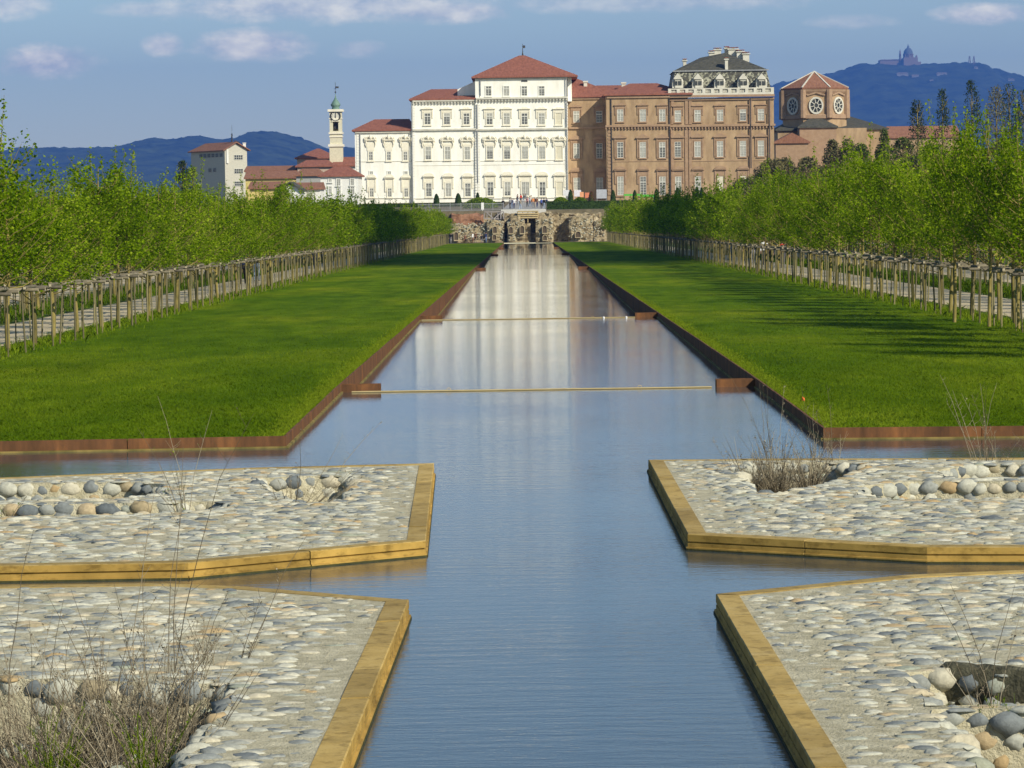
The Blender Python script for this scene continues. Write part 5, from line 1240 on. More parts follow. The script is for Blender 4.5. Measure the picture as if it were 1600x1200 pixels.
for (a, b_) in (((482, 256), (638, 254)), ((505, 262), (555, 308)), ((612, 262), (560, 308)), ((482, 308), (600, 310))):
    p0, p1 = Q(*c5(*a), YR + .5), Q(*c5(*b_), YR + .5); mb.bar((p0.x, YR + .5, p0.z), (p1.x, YR + .5, p1.z), .16)
o = mb.build('timber_truss', M['grey_timber']); tag(o, 'grey timber truss propping the terrace edge left of the centre of the ruin', 'truss')
mb = MB(); p0, p1 = Q(*c5(740, 0), YR - .5).x, Q(*c5(900, 0), YR - .5).x; za, zb = Q(*c5(820, 300), YR - .5).z, Q(*c5(820, 252), YR - .5).z
for f in (0, .33, .66, 1): z = za + (zb - za) * f; mb.bar((p0, YR - .5, z), (p1, YR - .5, z), .12, .2)
for f in (0, .25, .5, .75, 1): x = p0 + (p1 - p0) * f; mb.bar((x, YR - .36, za - (.8 if f == .5 else 0)), (x, YR - .36, zb), .12)
mb.bar((p0, YR + 1, zb + .05), (p1, YR + 1, zb + .05), 3.2, .12)
o = mb.build('timber_scaffold', M['timber']); tag(o, 'pale yellow timber scaffold bridging the dark central opening of the ruin', 'scaffold')

# ------------------------------------------------------------------ terrace in front of the palace
x0, x1 = Q(655, 330, 512).x, Q(787, 330, 512).x
def tz_(y): return ter_z(y)
fro = empty('railing', ((x0 + x1) / 2, 508, tz_(508)), 0, 'grey railing with many thin bars on the terrace edge left of the steps', 'railing')
mb = MB(); n_ = int((x1 - x0) / .14); hw_ = (x1 - x0) / 2
for i in range(n_): x = -hw_ + 2 * hw_ * i / n_; mb.bar((x, 0, 0), (x, 0, 1.1), .03)
mb.build('bars', M['grey_metal'], fro); mb = MB(); mb.bar((-hw_, 0, 1.12), (hw_, 0, 1.12), .08); mb.bar((-hw_, 0, .1), (hw_, 0, .1), .06); mb.build('handrail', M['grey_metal'], fro)
for i in range(9): x = -hw_ + 2 * hw_ * i / 8; m2 = MB(); m2.bar((x, .05, 0), (x, .05, 1.25), .1); m2.build('post', M['grey_metal'], fro)
# sign on the railing
q = Q(754, 327, 506); sg = MB(); sg.box(-.22, .22, -.02, .02, .2, 1.3); sg.bar((0, .03, 0), (0, .03, 1.3), .06); o = sg.build('notice_board', plain('white_board', (.78, .78, .76)), None, (q.x, 506.5, tz_(506.5))); tag(o, 'small white notice board at the right end of the grey railing', 'sign')
# paved ramp
mb = MB(); xa0, xa1 = Q(783, 325, 506).x, Q(853, 325, 506).x; xb0, xb1 = Q(797, 315, 590).x, Q(842, 315, 590).x
mb.add([(xa0, 505, tz_(505) + .02), (xa1, 505, tz_(505) + .02), (xb1, 612, tz_(612) + .03), (xb0, 612, tz_(612) + .03)], [(0, 1, 2, 3)]); tag(mb.build('paved_walk', plain('paving', (.34, .33, .31))), kind='structure')
mb = MB(); mb.box(xa0, xa1, 503.2, 504.9, 1.2, 3.2); o = mb.build('stone_step', plain('pale_step', (.55, .54, .50))); tag(o, 'wide pale stone block at the foot of the terrace walk', 'step')
def leafblock(name, V_center, dims, k, size, mat, label, cat, group=None, cone=0, seed=1):
    g = np.random.default_rng(seed); C = g.uniform(-1, 1, (k, 3))
    if cone:   # topiary cone / dome
        a = g.uniform(0, 6.283, k); h = g.uniform(0, 1, k); r = (1 - h ** cone) ** .6 * g.uniform(.85, 1.03, k); C = np.stack([np.cos(a) * r, np.sin(a) * r, h * 2 - 1], 1)
    else:
        f = g.integers(0, 3, k); C[f == 0, 1] = -1 + g.normal(0, .06, (f == 0).sum()); C[f == 1, 2] = 1 + g.normal(0, .04, (f == 1).sum())
    C = C * np.array(dims)[None] / 2
    me = leaf_cloud(name, C, size, g.uniform(0, 1, k), mat)
    # solid heart so that nothing behind shows through
    root = empty(name, V_center, 0, label, cat, group); o = link_mesh('foliage', me, root, (0, 0, dims[2] / 2))
    m2 = MB()
    if cone: m2.lathe((0, 0, 0), [(dims[0] * .46, .02), (dims[0] * .46, dims[2] * .25), (dims[0] * .38, dims[2] * .55), (dims[0] * .22, dims[2] * .85), (.03, dims[2] * .97)], 10, squash=dims[1] / dims[0])
    else: m2.box(-dims[0] * .49, dims[0] * .49, -dims[1] * .46, dims[1] * .46, 0, dims[2] * .96)
    m2.build('branches', M['hedge'], root); return root
def hedge(px0, px1, Y, h, label, k=5000, dep=1.2):
    a, b_ = Q(px0, 320, Y).x, Q(px1, 320, Y).x
    leafblock('hedge', ((a + b_) / 2, Y, tz_(Y)), (b_ - a, dep, h), k, .16, M['hedge'], label, 'hedge', seed=int(px0))
hedge(853, 1010, 512, 1.2, 'long clipped dark green hedge on the terrace edge right of the walk')
hedge(560, 786, 560, .6, 'low clipped hedge in front of the white palace left of the walk', 5000)
hedge(868, 1090, 556, .6, 'low clipped hedge in front of the brick palace behind the longer hedge', 4000)
def topiary(px, pyt, pyb, wpx, label, mat='hedge', Y=545, seed=0):
    s = F / Y; q = Q(px, 315, Y); h = (pyb - pyt) / s; z = max(tz_(Y) - .2, Q(px, pyb, Y).z)
    leafblock('topiary', (q.x, Y, z), (wpx / s, wpx / s, h), 1100, .13, M[mat], label, 'topiary', 'clipped yews along the terrace', cone=2.4, seed=seed)
M['dead_yew'] = tinted('dead_yew', [(0, (.10, .045, .02)), (1, (.24, .10, .05))], .9, 3, 0, .1)
for i, (px, t_, b_, w_, lab) in enumerate(((682, 303, 322, 10, 'leftmost clipped dark yew in front of the white palace'), (716, 302, 322, 11, 'clipped dark yew in front of the white palace, second from left'), (746.5, 301, 322, 8, 'slim clipped yew just left of the round bushes by the walk'),
        (891.5, 296, 320, 9, 'slim green yew in front of the recessed brick wing'), (924, 299, 319, 10, 'dead reddish brown clipped yew before the brick recess'), (958, 297, 318, 9, 'clipped yew before the left corner of the brick pavilion'),
        (992, 297, 318, 8, 'clipped yew left of the green tarpaulin'), (1026, 295, 315, 9, 'brownish clipped yew right of the green tarpaulin'), (1059, 293, 313, 10, 'clipped yew before the right end of the brick pavilion'), (1089, 292, 311, 8, 'left one of the close pair of yews at the right'), (1096.5, 293, 311, 7, 'right one of the close pair of yews at the right'))):
    topiary(px, t_, b_, w_, lab, 'dead_yew' if i == 4 else 'hedge', seed=i)
for i, (px0, px1, t_, b_, lab) in enumerate(((724, 778, 310, 324, 'broad round light green bush left of the terrace walk'), (862, 890, 309, 322, 'round light green bush right of the terrace walk'), (893, 920, 309, 321, 'round light green bush behind the slim yew'))):
    Y = 535; s = F / Y; q = Q((px0 + px1) / 2, 315, Y); leafblock('round_bush', (q.x, Y, tz_(Y)), ((px1 - px0) / s, 3, (b_ - t_) / s + .3), 1600, .2, M['leaf'], lab, 'bush', 'round bushes on the terrace', cone=2.6, seed=i + 30)
# building-site clutter in the recess
for (px0, px1, pyt, pyb, Y, col, nm, lab) in ((880, 890, 297, 306, 560, (.7, .7, .72), 'notice_board', 'white poster board at the right corner of the white palace'), (897, 908, 297, 307, 575, (.72, .70, .74), 'notice_board', 'pale poster board before the recessed brick wing'),
        (932, 948, 296, 310, 590, (.42, .44, .48), 'site_hoarding', 'pale grey hoarding at the foot of the brick recess'), (975, 1002, 303, 306, 570, (.10, .45, .06), 'tarpaulin', 'bright green tarpaulin strip before the brick pavilion, left piece'), (1000, 1022, 304, 308, 570, (.08, .42, .05), 'tarpaulin', 'bright green tarpaulin strip before the brick pavilion, right piece'),
        (906, 912, 300, 308, 572, (.75, .35, .18), 'site_barrier', 'orange barrier among the clutter before the recess, left one'), (914, 921, 301, 309, 572, (.65, .22, .12), 'site_barrier', 'red orange barrier among the clutter before the recess, right one')):
    x0, x1, z0, z1 = rect(px0, pyt, px1, pyb, Y); m2 = MB(); zb_ = tz_(Y) - (x0 * 0); hgt = z1 - zb_; m2.box(0, x1 - x0, -.04, .04, max(.3, z0 - zb_), hgt)
    for x in (.1, x1 - x0 - .1): m2.bar((x, .08, 0), (x, .08, hgt), .06)
    m2.bar((.1, .08, .02), (.1, .7, .02), .06); m2.bar((x1 - x0 - .1, .08, .02), (x1 - x0 - .1, .7, .02), .06)
    o = m2.build(nm, plain('c_%s_%d' % (nm, px0), col), None, (x0, Y, zb_)); tag(o, lab, 'board' if 'board' in nm or 'hoard' in nm else 'barrier' if 'barr' in nm else 'tarpaulin')

# ------------------------------------------------------------------ background trees right: poplars, bare trees
def back_tree(px, pyt, wpx, Y, mat, label, name='poplar', k=1500, size=.35, trunk=True, shape=.5, zb=3.5, seed=1, group='background trees right'):
    g = np.random.default_rng(seed); q = Q(px, pyt, Y); s = F / Y; h = q.z - zb; w2 = wpx / s / 2
    h -= (1.3 if name == 'background_tree' and px > 1140 else 0)
    root = empty(name, (q.x, Y, zb), 0, label, 'tree', group)
    u = g.uniform(0, 1, k) ** .8; prof = np.sin(np.pi * np.clip(u, .03, 1) ** shape) ** .7; nk = 40; a = g.uniform(0, 6.283, nk); cu = g.uniform(0.12, 1, nk)
    idx = g.integers(0, nk, k); u = np.clip(cu[idx] + g.normal(0, .05, k), .05, 1.0); prof = np.sin(np.pi * u ** shape * .96) ** .6; r = prof * w2 * g.uniform(.2, 1, k) ** .5; aa = a[idx] + g.normal(0, .45, k)
    C = np.stack([np.cos(aa) * r, np.sin(aa) * r, h * (.22 + .78 * u)], 1) + g.normal(0, .18, (k, 3)); me = leaf_cloud('crown', C, size, g.uniform(0, 1, k), mat); 
    m2 = MB(); m2.tube([(0, 0, 0), (.1, 0, h * .5), (0, 0, h * .97)], [.28, .18, .03], 6)
    for j in range(34):
        z = h * g.uniform(.2, .9); al = g.uniform(0, 6.28); l_ = w2 * g.uniform(.5, 1.0) * (1.1 - z / h * .5); m2.tube([(0, 0, z), (math.cos(al) * l_ * .6, math.sin(al) * l_ * .6, z + l_ * .8), (math.cos(al) * l_, math.sin(al) * l_, z + l_ * 1.8 if z + l_ * 1.8 < h else h)], [.07, .045, .02], 4, caps=False)
    m2.build('trunk', M['bark'], root); link_mesh('crown', me, root)
PS = [(1433, 158, 24, 540, 'leaf_dark', 'dark poplar right of the church, leftmost of the poplars'), (1472, 142, 20, 560, 'leaf_dark', 'slim dark poplar right of the church, second from left'), (1518, 128, 26, 540, 'leaf_dark', 'tall dark poplar in the middle of the poplar line'), (1556, 138, 32, 540, 'twig', 'thin bare poplar left of the tall pair at the right edge'), (1577, 132, 30, 560, 'leaf_dark', 'dark poplar near the right edge, left of the last'), (1602, 142, 34, 540, 'leaf_dark', 'dark poplar cut by the right edge of the picture')]
for i, (px, t_, w_, Y, m_, lab) in enumerate(PS): back_tree(px, t_, w_ * 1.5, Y, M[m_], lab, k=1700, size=.30, seed=40 + i, group='poplars right of the church')
BT = [(1225, 262, 80, 470, 'twig', 'wide bare thicket below the church porch'), (1275, 268, 80, 465, 'olive', 'wide olive thicket below the church drum'), (1330, 258, 80, 465, 'twig', 'wide bare thicket below the right half of the church'), (1385, 240, 80, 460, 'twig', 'wide bare thicket just right of the church'), (1430, 232, 80, 460, 'olive', 'wide olive thicket below the first poplar'), (1150, 285, 70, 500, 'twig', 'bare grey brown tree before the ground floor of the brick palace'), (1205, 240, 60, 510, 'twig', 'tall bare tree at the right corner of the brick palace'), (1190, 262, 60, 520, 'twig', 'bare brownish tree before the right end of the brick palace'), (1165, 268, 50, 500, 'twig', 'small bare brown tree before the right end of the brick palace, left one'), (1222, 236, 50, 520, 'twig', 'bare grey tree before the church porch'), (1262, 236, 50, 510, 'twig', 'bare grey brown tree before the church wall'), (1300, 208, 30, 500, 'twig', 'slender leafless tree before the church wall'), (1325, 205, 34, 500, 'twig', 'slender leafless tree at the middle of the church wall'), (1345, 214, 34, 490, 'olive', 'dark greenish tree before the church right corner'), (1380, 192, 26, 500, 'olive', 'olive tree at the right end of the church'),
      (1410, 204, 50, 480, 'olive', 'broad dark green tree right of the church'), (1455, 215, 70, 470, 'olive', 'broad dark tree below the poplars, left one'), (1510, 218, 80, 470, 'twig', 'broad bare brown tree below the poplars, middle one'), (1570, 205, 80, 460, 'olive', 'broad dark tree below the poplars, right one'), (1240, 262, 60, 480, 'olive', 'low dark tree below the church porch'), (1290, 250, 70, 480, 'olive', 'low dark tree below the middle of the church'), (1345, 240, 70, 470, 'olive', 'low dark tree below the right corner of the church')]
for i, (px, t_, w_, Y, m_, lab) in enumerate(BT): back_tree(px, t_, w_, Y, M[m_], lab, 'background_tree', k=2600, size=.34, shape=.8, seed=70 + i, group='dark and bare trees before the church')
for i, (px, t_, w_, lab) in enumerate(((285, 252, 22, 'dark tree at the left corner of the tall grey house'), (440, 290, 26, 'small yellowish tree before the long yellow building'), (300, 262, 26, 'small green tree before the tall grey house'))):
    back_tree(px, t_, w_, 520, M['leaf_dark' if i == 0 else 'leaf'], lab, 'background_tree', k=900, size=.32, seed=90 + i, shape=.7, group='village trees')
# far brown building right of the church
x0, x1, z0, z1 = rect(1390, 196, 1500, 300, 760); root = empty('low_brown_building', ((x0 + x1) / 2, 760, 4.7), 0, 'long low brown building behind the trees right of the church', 'building')
m2 = MB(); m2.box(-(x1 - x0) / 2, (x1 - x0) / 2, 0, 12, -2, z1 - 4.7 - 3); m2.build('wall', M['brick'], root); m2 = MB(); m2.hip(-(x1 - x0) / 2 - .4, (x1 - x0) / 2 + .4, -.4, 12.4, z1 - 4.7 - 2.8, -(x1 - x0) / 2, (x1 - x0) / 2, z1 - 4.7, th=.2); m2.build('roof', M['tile_brown'], root)
# tall wild shoots of the near right trees
for i, (px, pyt, Y, lab) in enumerate(((1490, 160, 88, 'thin bare sapling rising above the right row'), (1545, 140, 84, 'tall leafy shoot rising above the right row'), (1590, 170, 82, 'tall leafy tree at the right edge of the picture'))):
    tr, cr = VAR_N[i]; q = Q(px, pyt, Y); root = empty('tall_young_tree', (q.x, Y, lawn_z(Y)), i * 2.0, lab, 'tree', 'taller trees above the right row'); root.scale = (.8, .8, (q.z - lawn_z(Y)) / 5.3); link_mesh('trunk', tr, root); link_mesh('crown', cr, root)

# ------------------------------------------------------------------ dry weeds
def weed(x, y, z, h, n_, spread, seed, label, name='dry_weed', mat='dry', leafy=0, group='dry weeds on the platforms', lean=(0, 0)):
    g = random.Random(seed); mb = MB()
    for i in range(n_):
        a = g.uniform(0, 6.283); r0 = g.uniform(0, spread * .35); hh_ = h * (g.uniform(.35, .8) if g.random() < .75 else g.uniform(.8, 1.5)); out_ = g.uniform(.05, spread)
        b0 = Vector((math.cos(a) * r0, math.sin(a) * r0 * .6, 0)); pts = [b0]
        dirv = Vector((math.cos(a) * out_ + lean[0], math.sin(a) * out_ * .6 + lean[1], hh_))
        cv = g.uniform(-.3, .3)
        for k_ in range(1, 6): q = k_ / 5; pts.append(b0 + dirv * q + Vector((cv * q * q * hh_, 0, 0)) + Vector((g.uniform(-.01, .01), g.uniform(-.01, .01), 0)) * hh_)
        t = g.random(); mb.tube(pts, [.0042, .0036, .003, .0024, .0018, .0011], 4, t=t, caps=False)
        for j in range(g.randint(3, 9)):      # side twigs with seed heads
            q = g.uniform(.3, .98); k0 = min(4, int(q * 5)); p = pts[k0].lerp(pts[k0 + 1], q * 5 - k0); l_ = h * g.uniform(.05, .16) * (1.2 - q * .5); a2 = g.uniform(0, 6.283)
            e = p + Vector((math.cos(a2) * l_ * .7, math.sin(a2) * l_ * .5, l_ * g.uniform(.4, 1.1))); mid = p.lerp(e, .5) + Vector((0, 0, -.01))
            mb.tube([p, mid, e], [.0018, .0014, .0009], 3, t=min(1, t + .1), caps=False)
            for s_ in range(g.randint(1, 4)):
                c = p.lerp(e, g.uniform(.4, 1)) ; r = g.uniform(.004, .009); u = Vector((g.uniform(-1, 1), g.uniform(-1, 1), g.uniform(-1, 1))) * r; v_ = Vector((g.uniform(-1, 1), g.uniform(-1, 1), g.uniform(-1, 1))) * r
                mb.add([c - u, c + v_, c + u, c - v_], [(0, 1, 2, 3)], 1 if leafy and g.random() < leafy else 0, g.random())
    o = mb.build(name, [M[mat], M['grassblade']], None, (x, y, z), None); return tag(o, label, 'weed', group)
def at(px, py, z=PZ): p = P(px, py, z); return p.x, p.y
ws = [(40, 1200, 1.25, 60, .35, 'tall tangled dry weeds at the bottom left corner'), (110, 1175, .9, 70, .35, 'dense dry weeds in the pit, second clump from the left'), (175, 1190, 1.3, 75, .3, 'dense dry weeds in the middle of the bottom left pit'), (235, 1170, .95, 85, .32, 'dense brown dry weeds right of the middle of the bottom left pit'),
      (290, 1150, 1.0, 80, .3, 'dense dark dry weeds near the right end of the bottom left pit'), (335, 1110, .75, 70, .25, 'dark dry weeds at the right tip of the bottom left pit'), (10, 1120, 1.0, 30, .3, 'thin dry stalks at the left edge of the picture'), (90, 1240, 1.0, 60, .4, 'low dry weeds at the bottom edge, left clump'), (210, 1250, 1.0, 80, .4, 'low dry weeds at the bottom edge, middle clump'), (275, 1225, .8, 70, .3, 'low dry weeds at the bottom edge, right clump')]
for i, (px, py, h, n_, sp_, lab) in enumerate(ws):
    x, y = at(px, py, -.2); weed(x, y, -.27, h * .45 + .2, int(n_ * .85), sp_ * 1.5, 10 + i, lab)
for i, (px, py, h, lab) in enumerate(((215, 1130, 1.45, 'very tall thin stalk rising from the left pit'), (272, 1130, 1.75, 'tallest thin bare stalk, crossing the yellow coping'), (365, 1110, 1.35, 'tall leaning stalk at the right tip of the left pit'), (20, 1160, 1.3, 'tall thin stalk at the left picture edge'), (315, 1120, 1.2, 'tall thin stalk between the two tallest stalks and the pit tip'))):
    x, y = at(px, py, -.2); weed(x, y, -.27, h, 3, .12, 60 + i, lab, 'tall_stalk', lean=(.15 if i == 2 else 0, 0), group='tall stalks in the left pit')
x, y = at(288, 795); weed(x, y, 0, .95, 9, .28, 80, 'thin leafy plant in the pit of the middle left platform', 'leafy_weed', leafy=.9, lean=(-.1, 0))
x, y = at(10, 805); weed(x, y, .05, .25, 8, .2, 81, 'small leafy plant at the left edge of the middle left platform', 'leafy_weed', leafy=.9)
x, y = at(470, 785); weed(x, y, .0, .7, 12, .3, 82, 'dry weed leaning right from the far pit of the middle left platform', lean=(.45, 0))
x, y = at(455, 780); weed(x, y, -.05, .35, 30, .25, 83, 'short dry grass hanging in the far pit of the middle left platform')
for i, (px, py, h, n_, sp_, lab) in enumerate(((1175, 762, .38, 110, .3, 'thick clump of pale dry grass at the left end of the right platform pit'), (1215, 764, .42, 120, .3, 'thick clump of pale dry grass in the middle of the right platform pit'), (1262, 752, .38, 90, .3, 'thick clump of pale dry grass at the right end of the right platform pit'), (1210, 750, .85, 20, .3, 'tall wispy dry weed standing in the pale dry grass'), (1290, 745, .75, 24, .4, 'wispy dry weed right of the pale dry grass'), (1545, 745, .8, 22, .45, 'thin bare shrub before the far boulders of the right platform'))):
    x, y = at(px, py, -.05); weed(x, y, -.2, h + .15, n_, sp_, 90 + i, lab)
for i, (px, py, h, n_, lab) in enumerate(((1560, 1170, .9, 14, 'tall straw coloured stalks in the bottom right pit'), (1590, 1190, .35, 90, 'green grass tuft at the bottom of the right pit'), (1520, 1190, .3, 80, 'green grass tuft at the left of the right pit'), (1492, 1120, .3, 20, 'small dry tuft between the boulders of the right pit'))):
    x, y = at(px, py, -.2); weed(x, y, -.27, h, n_, .25, 120 + i, lab, 'grass_tuft' if 'green' in lab else 'dry_weed', mat='grassblade' if 'green' in lab else 'dry', group='plants in the bottom right pit')
for i, (px, py, lab) in enumerate(((235, 1200, 'green grass tuft among the dry weeds, bottom centre left'), (85, 1200, 'green grass tuft among the dry weeds near the bottom left corner'))):
    x, y = at(px, py, 0); weed(x, y, -.2, .4, 60, .18, 140 + i, lab, 'grass_tuft', mat='grassblade', group='green tufts in the left pit')

# ------------------------------------------------------------------ people
def person(x, y, z, rz, h, shirt, legs, label, pose='walk', seed=0, group=None, hairc=None, cat='person'):
    g = random.Random(seed); s = h / 1.75; st = g.uniform(.12, .28) if pose == 'walk' else (.05 if pose == 'stand' else .2)
    J = {}; 
    if pose == 'sit':
        J = dict(pel=(0, 0, .5), sp=(0, .02, .72), ch=(0, .03, .93), nk=(0, .02, 1.08), hd=(0, -.02, 1.22), ht=(0, -.01, 1.32))
        hipz = .5; kn = [(-.12, -.4, .52), (.12, -.42, .5)]; an = [(-.12, -.42, .08), (.12, -.5, .08)]
    else:
        J = dict(pel=(0, 0, .95), sp=(0, .01, 1.12), ch=(0, .01, 1.33), nk=(0, 0, 1.5), hd=(0, -.02, 1.63), ht=(0, -.01, 1.72))
        kn = [(-.10, -st * .55 - .02, .52), (.10, st * .3 - .04, .5)]; an = [(-.10, -st, .08), (.10, st * 1.1, .10)]
    V = []; E = []; Rr = []
    def add(p, r, parent=None): V.append(Vector(p) * s); Rr.append((r[0] * s, r[1] * s) if isinstance(r, tuple) else (r * s, r * s)); i = len(V) - 1; (E.append((parent, i)) if parent is not None else None); return i
    pel = add(J['pel'], (.155, .11)); sp_ = add(J['sp'], (.14, .10), pel); ch = add(J['ch'], (.165, .115), sp_); nk = add(J['nk'], .055, ch); hd = add(J['hd'], (.085, .10), nk); ht = add(J['ht'], (.06, .07), hd)
    for i_, sx in enumerate((-1, 1)):
        hp = add((sx * .10, 0, J['pel'][2] - .07), .095, pel); k_ = add(kn[i_], .062, hp); a_ = add(an[i_], .042, k_); f1 = add((an[i_][0], an[i_][1] - .12, .035), .036, a_); 
    arms = g.uniform(-.2, .2)
    cz = J['ch'][2] + .08; hands = []
    for sx in (-1, 1):
        sh = add((sx * .19, .0, cz), .058, ch); el = add((sx * .25, .04 + sx * arms * .4, cz - .29), .043, sh)
        hy = -.12 + sx * arms if pose != 'stand' else -.18; hz = cz - .52 if pose != 'hold' else cz - .25
        wr = add((sx * .25, hy, hz), .03, el); hn = add((sx * .245, hy - .03, hz - .09), .026, wr)
        for fi, (fx, fl_) in enumerate(((-.022, .07), (-.008, .08), (.008, .075), (.022, .06))): add((sx * .245 + fx, hy - .04, hz - .09 - fl_), .009, hn)
        add((sx * .215, hy - .06, hz - .10), .010, hn)
    me = bpy.data.meshes.new('p'); me.from_pydata(V, E, []); o = bpy.data.objects.new('p', me); COL.objects.link(o)
    sk = o.modifiers.new('s', 'SKIN'); sk.use_smooth_shade = True
    for i_, r in enumerate(Rr): me.skin_vertices[0].data[i_].radius = r
    me.skin_vertices[0].data[0].use_root = True
    ss = o.modifiers.new('ss', 'SUBSURF'); ss.levels = 1
    dg = bpy.context.evaluated_depsgraph_get(); m3 = bpy.data.meshes.new_from_object(o.evaluated_get(dg)); bpy.data.objects.remove(o); bpy.data.meshes.remove(me)
    m3.name = 'person_body'; m3.materials.clear()
    for mm in (M['skin'], shirt, legs, M['iron']): m3.materials.append(mm)
    wz = J['pel'][2] * s
    for p in m3.polygons:
        c = p.center
        if c.z > (J['nk'][2] - .01) * s: p.material_index = 0
        elif c.z < .075 * s: p.material_index = 3
        elif abs(c.x) > .2 * s and c.z < (cz - .5) * s: p.material_index = 0
        elif c.z > wz + .02 * s or abs(c.x) > .2 * s: p.material_index = 1
        else: p.material_index = 2
    root = link_mesh('person', m3, None, (x, y, z), rz); tag(root, label, cat, group)
    mb = MB(); hz = (J['hd'][2] + .035) * s; hy = J['hd'][1] * s
    mb.lathe((0, hy + .018 * s, hz), [(.088 * s, -.05 * s), (.098 * s, 0), (.09 * s, .05 * s), (.055 * s, .085 * s), (.005, .098 * s)], 10); mb.build('hair', hairc or M['hair'], root)
    mb = MB(); mb.box(-.012 * s, .012 * s, hy - .125 * s, hy - .09 * s, hz - .05 * s, hz - .02 * s); mb.build('nose', M['skin'], root)
    return root
cl = {'black': plain('cloth_black', (.02, .02, .025)), 'navy': plain('cloth_navy', (.03, .04, .10)), 'blue': plain('cloth_blue', (.06, .10, .35)), 'jeans': plain('cloth_jeans', (.14, .20, .32)), 'palejeans': plain('cloth_pale_jeans', (.40, .48, .60)), 'white': plain('cloth_white', (.75, .75, .75)),
      'red': plain('cloth_red', (.5, .05, .03)), 'brown': plain('cloth_brown', (.16, .08, .05)), 'grey': plain('cloth_grey', (.22, .22, .23)), 'pink': plain('cloth_pink', (.55, .28, .28)), 'orange': plain('cloth_orange', (.6, .22, .06)), 'beige': plain('cloth_beige', (.45, .38, .28))}
def on_path(px, side):
    """where the view ray at px meets the path centre line"""
    X = -14.4 if side < 0 else 15.2; d = ray(px, 420); y = X / d.x * d.y; return X, y
PL = [(379, -1, 'navy', 'black', 0, 'person in dark clothes walking on the left path, leftmost'), (401, -1, 'black', 'palejeans', 0, 'person in black top and pale jeans walking on the left path'), (494, -1, 'navy', 'navy', 0, 'person dressed all in navy on the far part of the left path'),
      (1144, 1, 'blue', 'jeans', 0, 'person in bright blue jacket on the right path'), (1160, 1, 'black', 'black', .5, 'person all in black on the right path beside the blue jacket'), (1180, 1, 'black', 'grey', -.3, 'person in black top and grey trousers on the right path'), (1190, 1, 'white', 'black', .4, 'person in white top on the right path'), (1208, 1, 'brown', 'black', -.4, 'person in brown jacket on the right path'), (1220, 1, 'red', 'black', .2, 'person in red top on the right path'), (1230, 1, 'black', 'navy', -.2, 'person in black top and navy trousers on the right path, rightmost')]
for i, (px, sd_, a, b_, dx, lab) in enumerate(PL):
    X, y = on_path(px, sd_); person(X + dx * .5, y, lawn_z(y) + .01, math.pi if i % 2 else 0, rng.uniform(1.65, 1.82), cl[a], cl[b_], lab, 'walk', i, 'people on the paths')
RL = [(704.5, 'black', 'grey', 'stand', 'person in black by the dark doorway at the left of the ruin'), (727, 'brown', 'black', 'sit', 'crouching person in brown before the ruin'), (739, 'white', 'brown', 'stand', 'person with white top and brown trousers before the ruin'), (743, 'brown', 'black', 'stand', 'person in dark brown close beside the white topped one'), (752.5, 'black', 'grey', 'sit', 'seated person in black before the ruin'), (759.5, 'navy', 'jeans', 'walk', 'person in navy walking before the ruin')]
for i, (px, a, b_, ps, lab) in enumerate(RL):
    q = Q(px, 376, 496.5); person(q.x, 496.5, lawn_z(494) + (.1 if ps == 'sit' else 0), rng.uniform(-1, 1), 1.7, cl[a], cl[b_], lab, ps, 20 + i, 'people before the ruin')
TL = [(786, 509, 'black', 'black'), (797, 520, 'grey', 'black'), (800, 521, 'navy', 'jeans'), (803, 524, 'white', 'navy'), (808, 560, 'black', 'grey'), (813, 512, 'beige', 'palejeans'), (814, 585, 'red', 'black'), (818, 600, 'black', 'jeans'), (821, 590, 'grey', 'beige'), (824, 540, 'pink', 'black'), (828, 545, 'white', 'jeans'), (833, 530, 'orange', 'grey'), (836, 532, 'black', 'beige'), (839, 528, 'brown', 'navy'), (846, 516, 'blue', 'black'), (850, 515, 'black', 'palejeans'), (854, 517, 'navy', 'grey'), (809, 580, 'brown', 'palejeans'), (830, 570, 'beige', 'black')]
pos = {'black': 'black', 'navy': 'navy', 'grey': 'grey'}
for i, (px, Y, a, b_) in enumerate(TL):
    q = Q(px, 318, Y); near = 'near the lower end of the terrace walk' if Y < 535 else 'halfway up the terrace walk' if Y < 575 else 'before the palace door'
    person(q.x, Y, ter_z(Y) + .04, rng.uniform(0, 6.28), rng.uniform(1.6, 1.82), cl[a], cl[b_], 'person in %s top and %s trousers %s' % (a, b_.replace('palejeans', 'pale denim').replace('jeans', 'denim'), near), 'walk' if i % 3 else 'stand', 40 + i, 'people on the terrace walk')

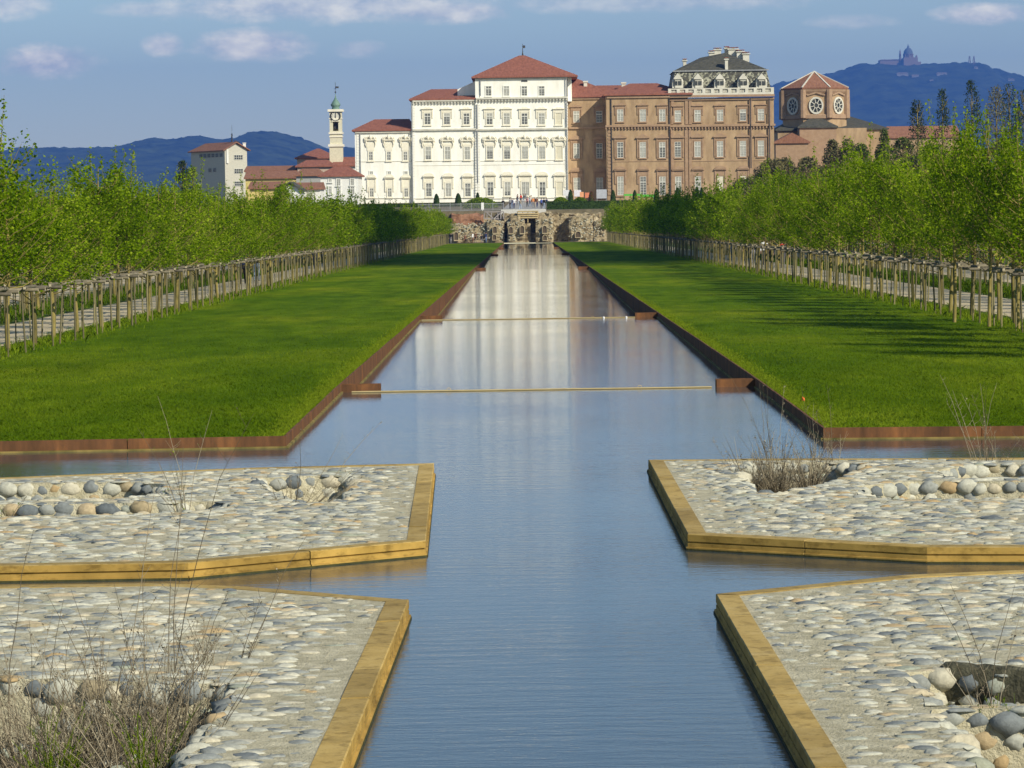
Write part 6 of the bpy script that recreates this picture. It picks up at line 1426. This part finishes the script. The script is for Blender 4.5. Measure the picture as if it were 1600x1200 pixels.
# ------------------------------------------------------------------ cloud throwing its shadow over the far lawns
def cloud(cx, cy, alt, rx, ry, seed, rot=0.0):
    t = alt / SUN.z; c = Vector((cx, cy, 0)) + SUN * t; g = random.Random(seed); bm = bmesh.new()
    for i in range(26):
        a = g.uniform(0, 6.283); r = g.uniform(0, 1) ** .6; p = Vector((math.cos(a) * r * rx, math.sin(a) * r * ry, g.uniform(-8, 14))); p = Matrix.Rotation(rot, 3, 'Z') @ p
        bmesh.ops.create_icosphere(bm, subdivisions=3, radius=1, matrix=Matrix.Translation(p) @ Matrix.Diagonal((rx * g.uniform(.2, .36), ry * g.uniform(.3, .5), g.uniform(9, 20), 1)))
    for v_ in bm.verts: v_.co += v_.co.normalized() * noise.noise(v_.co * .03) * 6
    me = bpy.data.meshes.new('cloud'); bm.to_mesh(me); bm.free(); me.materials.append(M['cloudm']); o = link_mesh('cloud', me, None, c); tag(o, kind='structure')
cloud(0, 272, 1250, 60, 22, 5, .35)

# ------------------------------------------------------------------ haze
hb = MB(); hb.box(-5000, 5000, -260, 15700, -4.6, 720); m, t, bs = base_mat('haze'); t.nodes.remove(bs)
pv = N(t, 'ShaderNodeVolumePrincipled'); pv.inputs['Color'].default_value = (.09, .26, .84, 1); pv.inputs['Density'].default_value = 8.0e-5; pv.inputs['Anisotropy'].default_value = 0
link(t, pv.outputs[0], t.nodes['Material Output'].inputs['Volume']); m.cycles.homogeneous_volume = True
o = hb.build('haze', m); tag(o, kind='stuff')

# dark mossy slab closing the far side of the bottom right pit
a, b_ = P(1470, 1046, PZ), P(1800, 1071, PZ); mb = MB(); n_ = 26
vs = []
for i in range(n_ + 1):
    p = a.lerp(b_, i / n_); hN = .012 * vnoise((i * .7, 1, 2)) + (.02 if i not in (0, n_) else -.03)
    for j, (dy, z) in enumerate(((-.03, -.26), (-.05 + .02 * vnoise((i * .9, 3, 1)), -.14), (-.045 + .025 * vnoise((i * .8, 5, 1)), -.04), (-.02, .012 + hN), (.05, .03 + hN), (.14, .02 + hN), (.17, -.02))): vs.append((p.x, p.y + dy, PZ + z))
mb.add(vs, [(i * 7 + j, (i + 1) * 7 + j, (i + 1) * 7 + j + 1, i * 7 + j + 1) for i in range(n_) for j in range(6)], 0, .5, True)
o = mb.build('mossy_slab', mk('mossy_slab', (.03, .03, .018), (.15, .14, .09), 9, .95, 1.0, .03, 30)); tag(o, 'long dark mossy slab along the far side of the bottom right pit', 'stone slab')
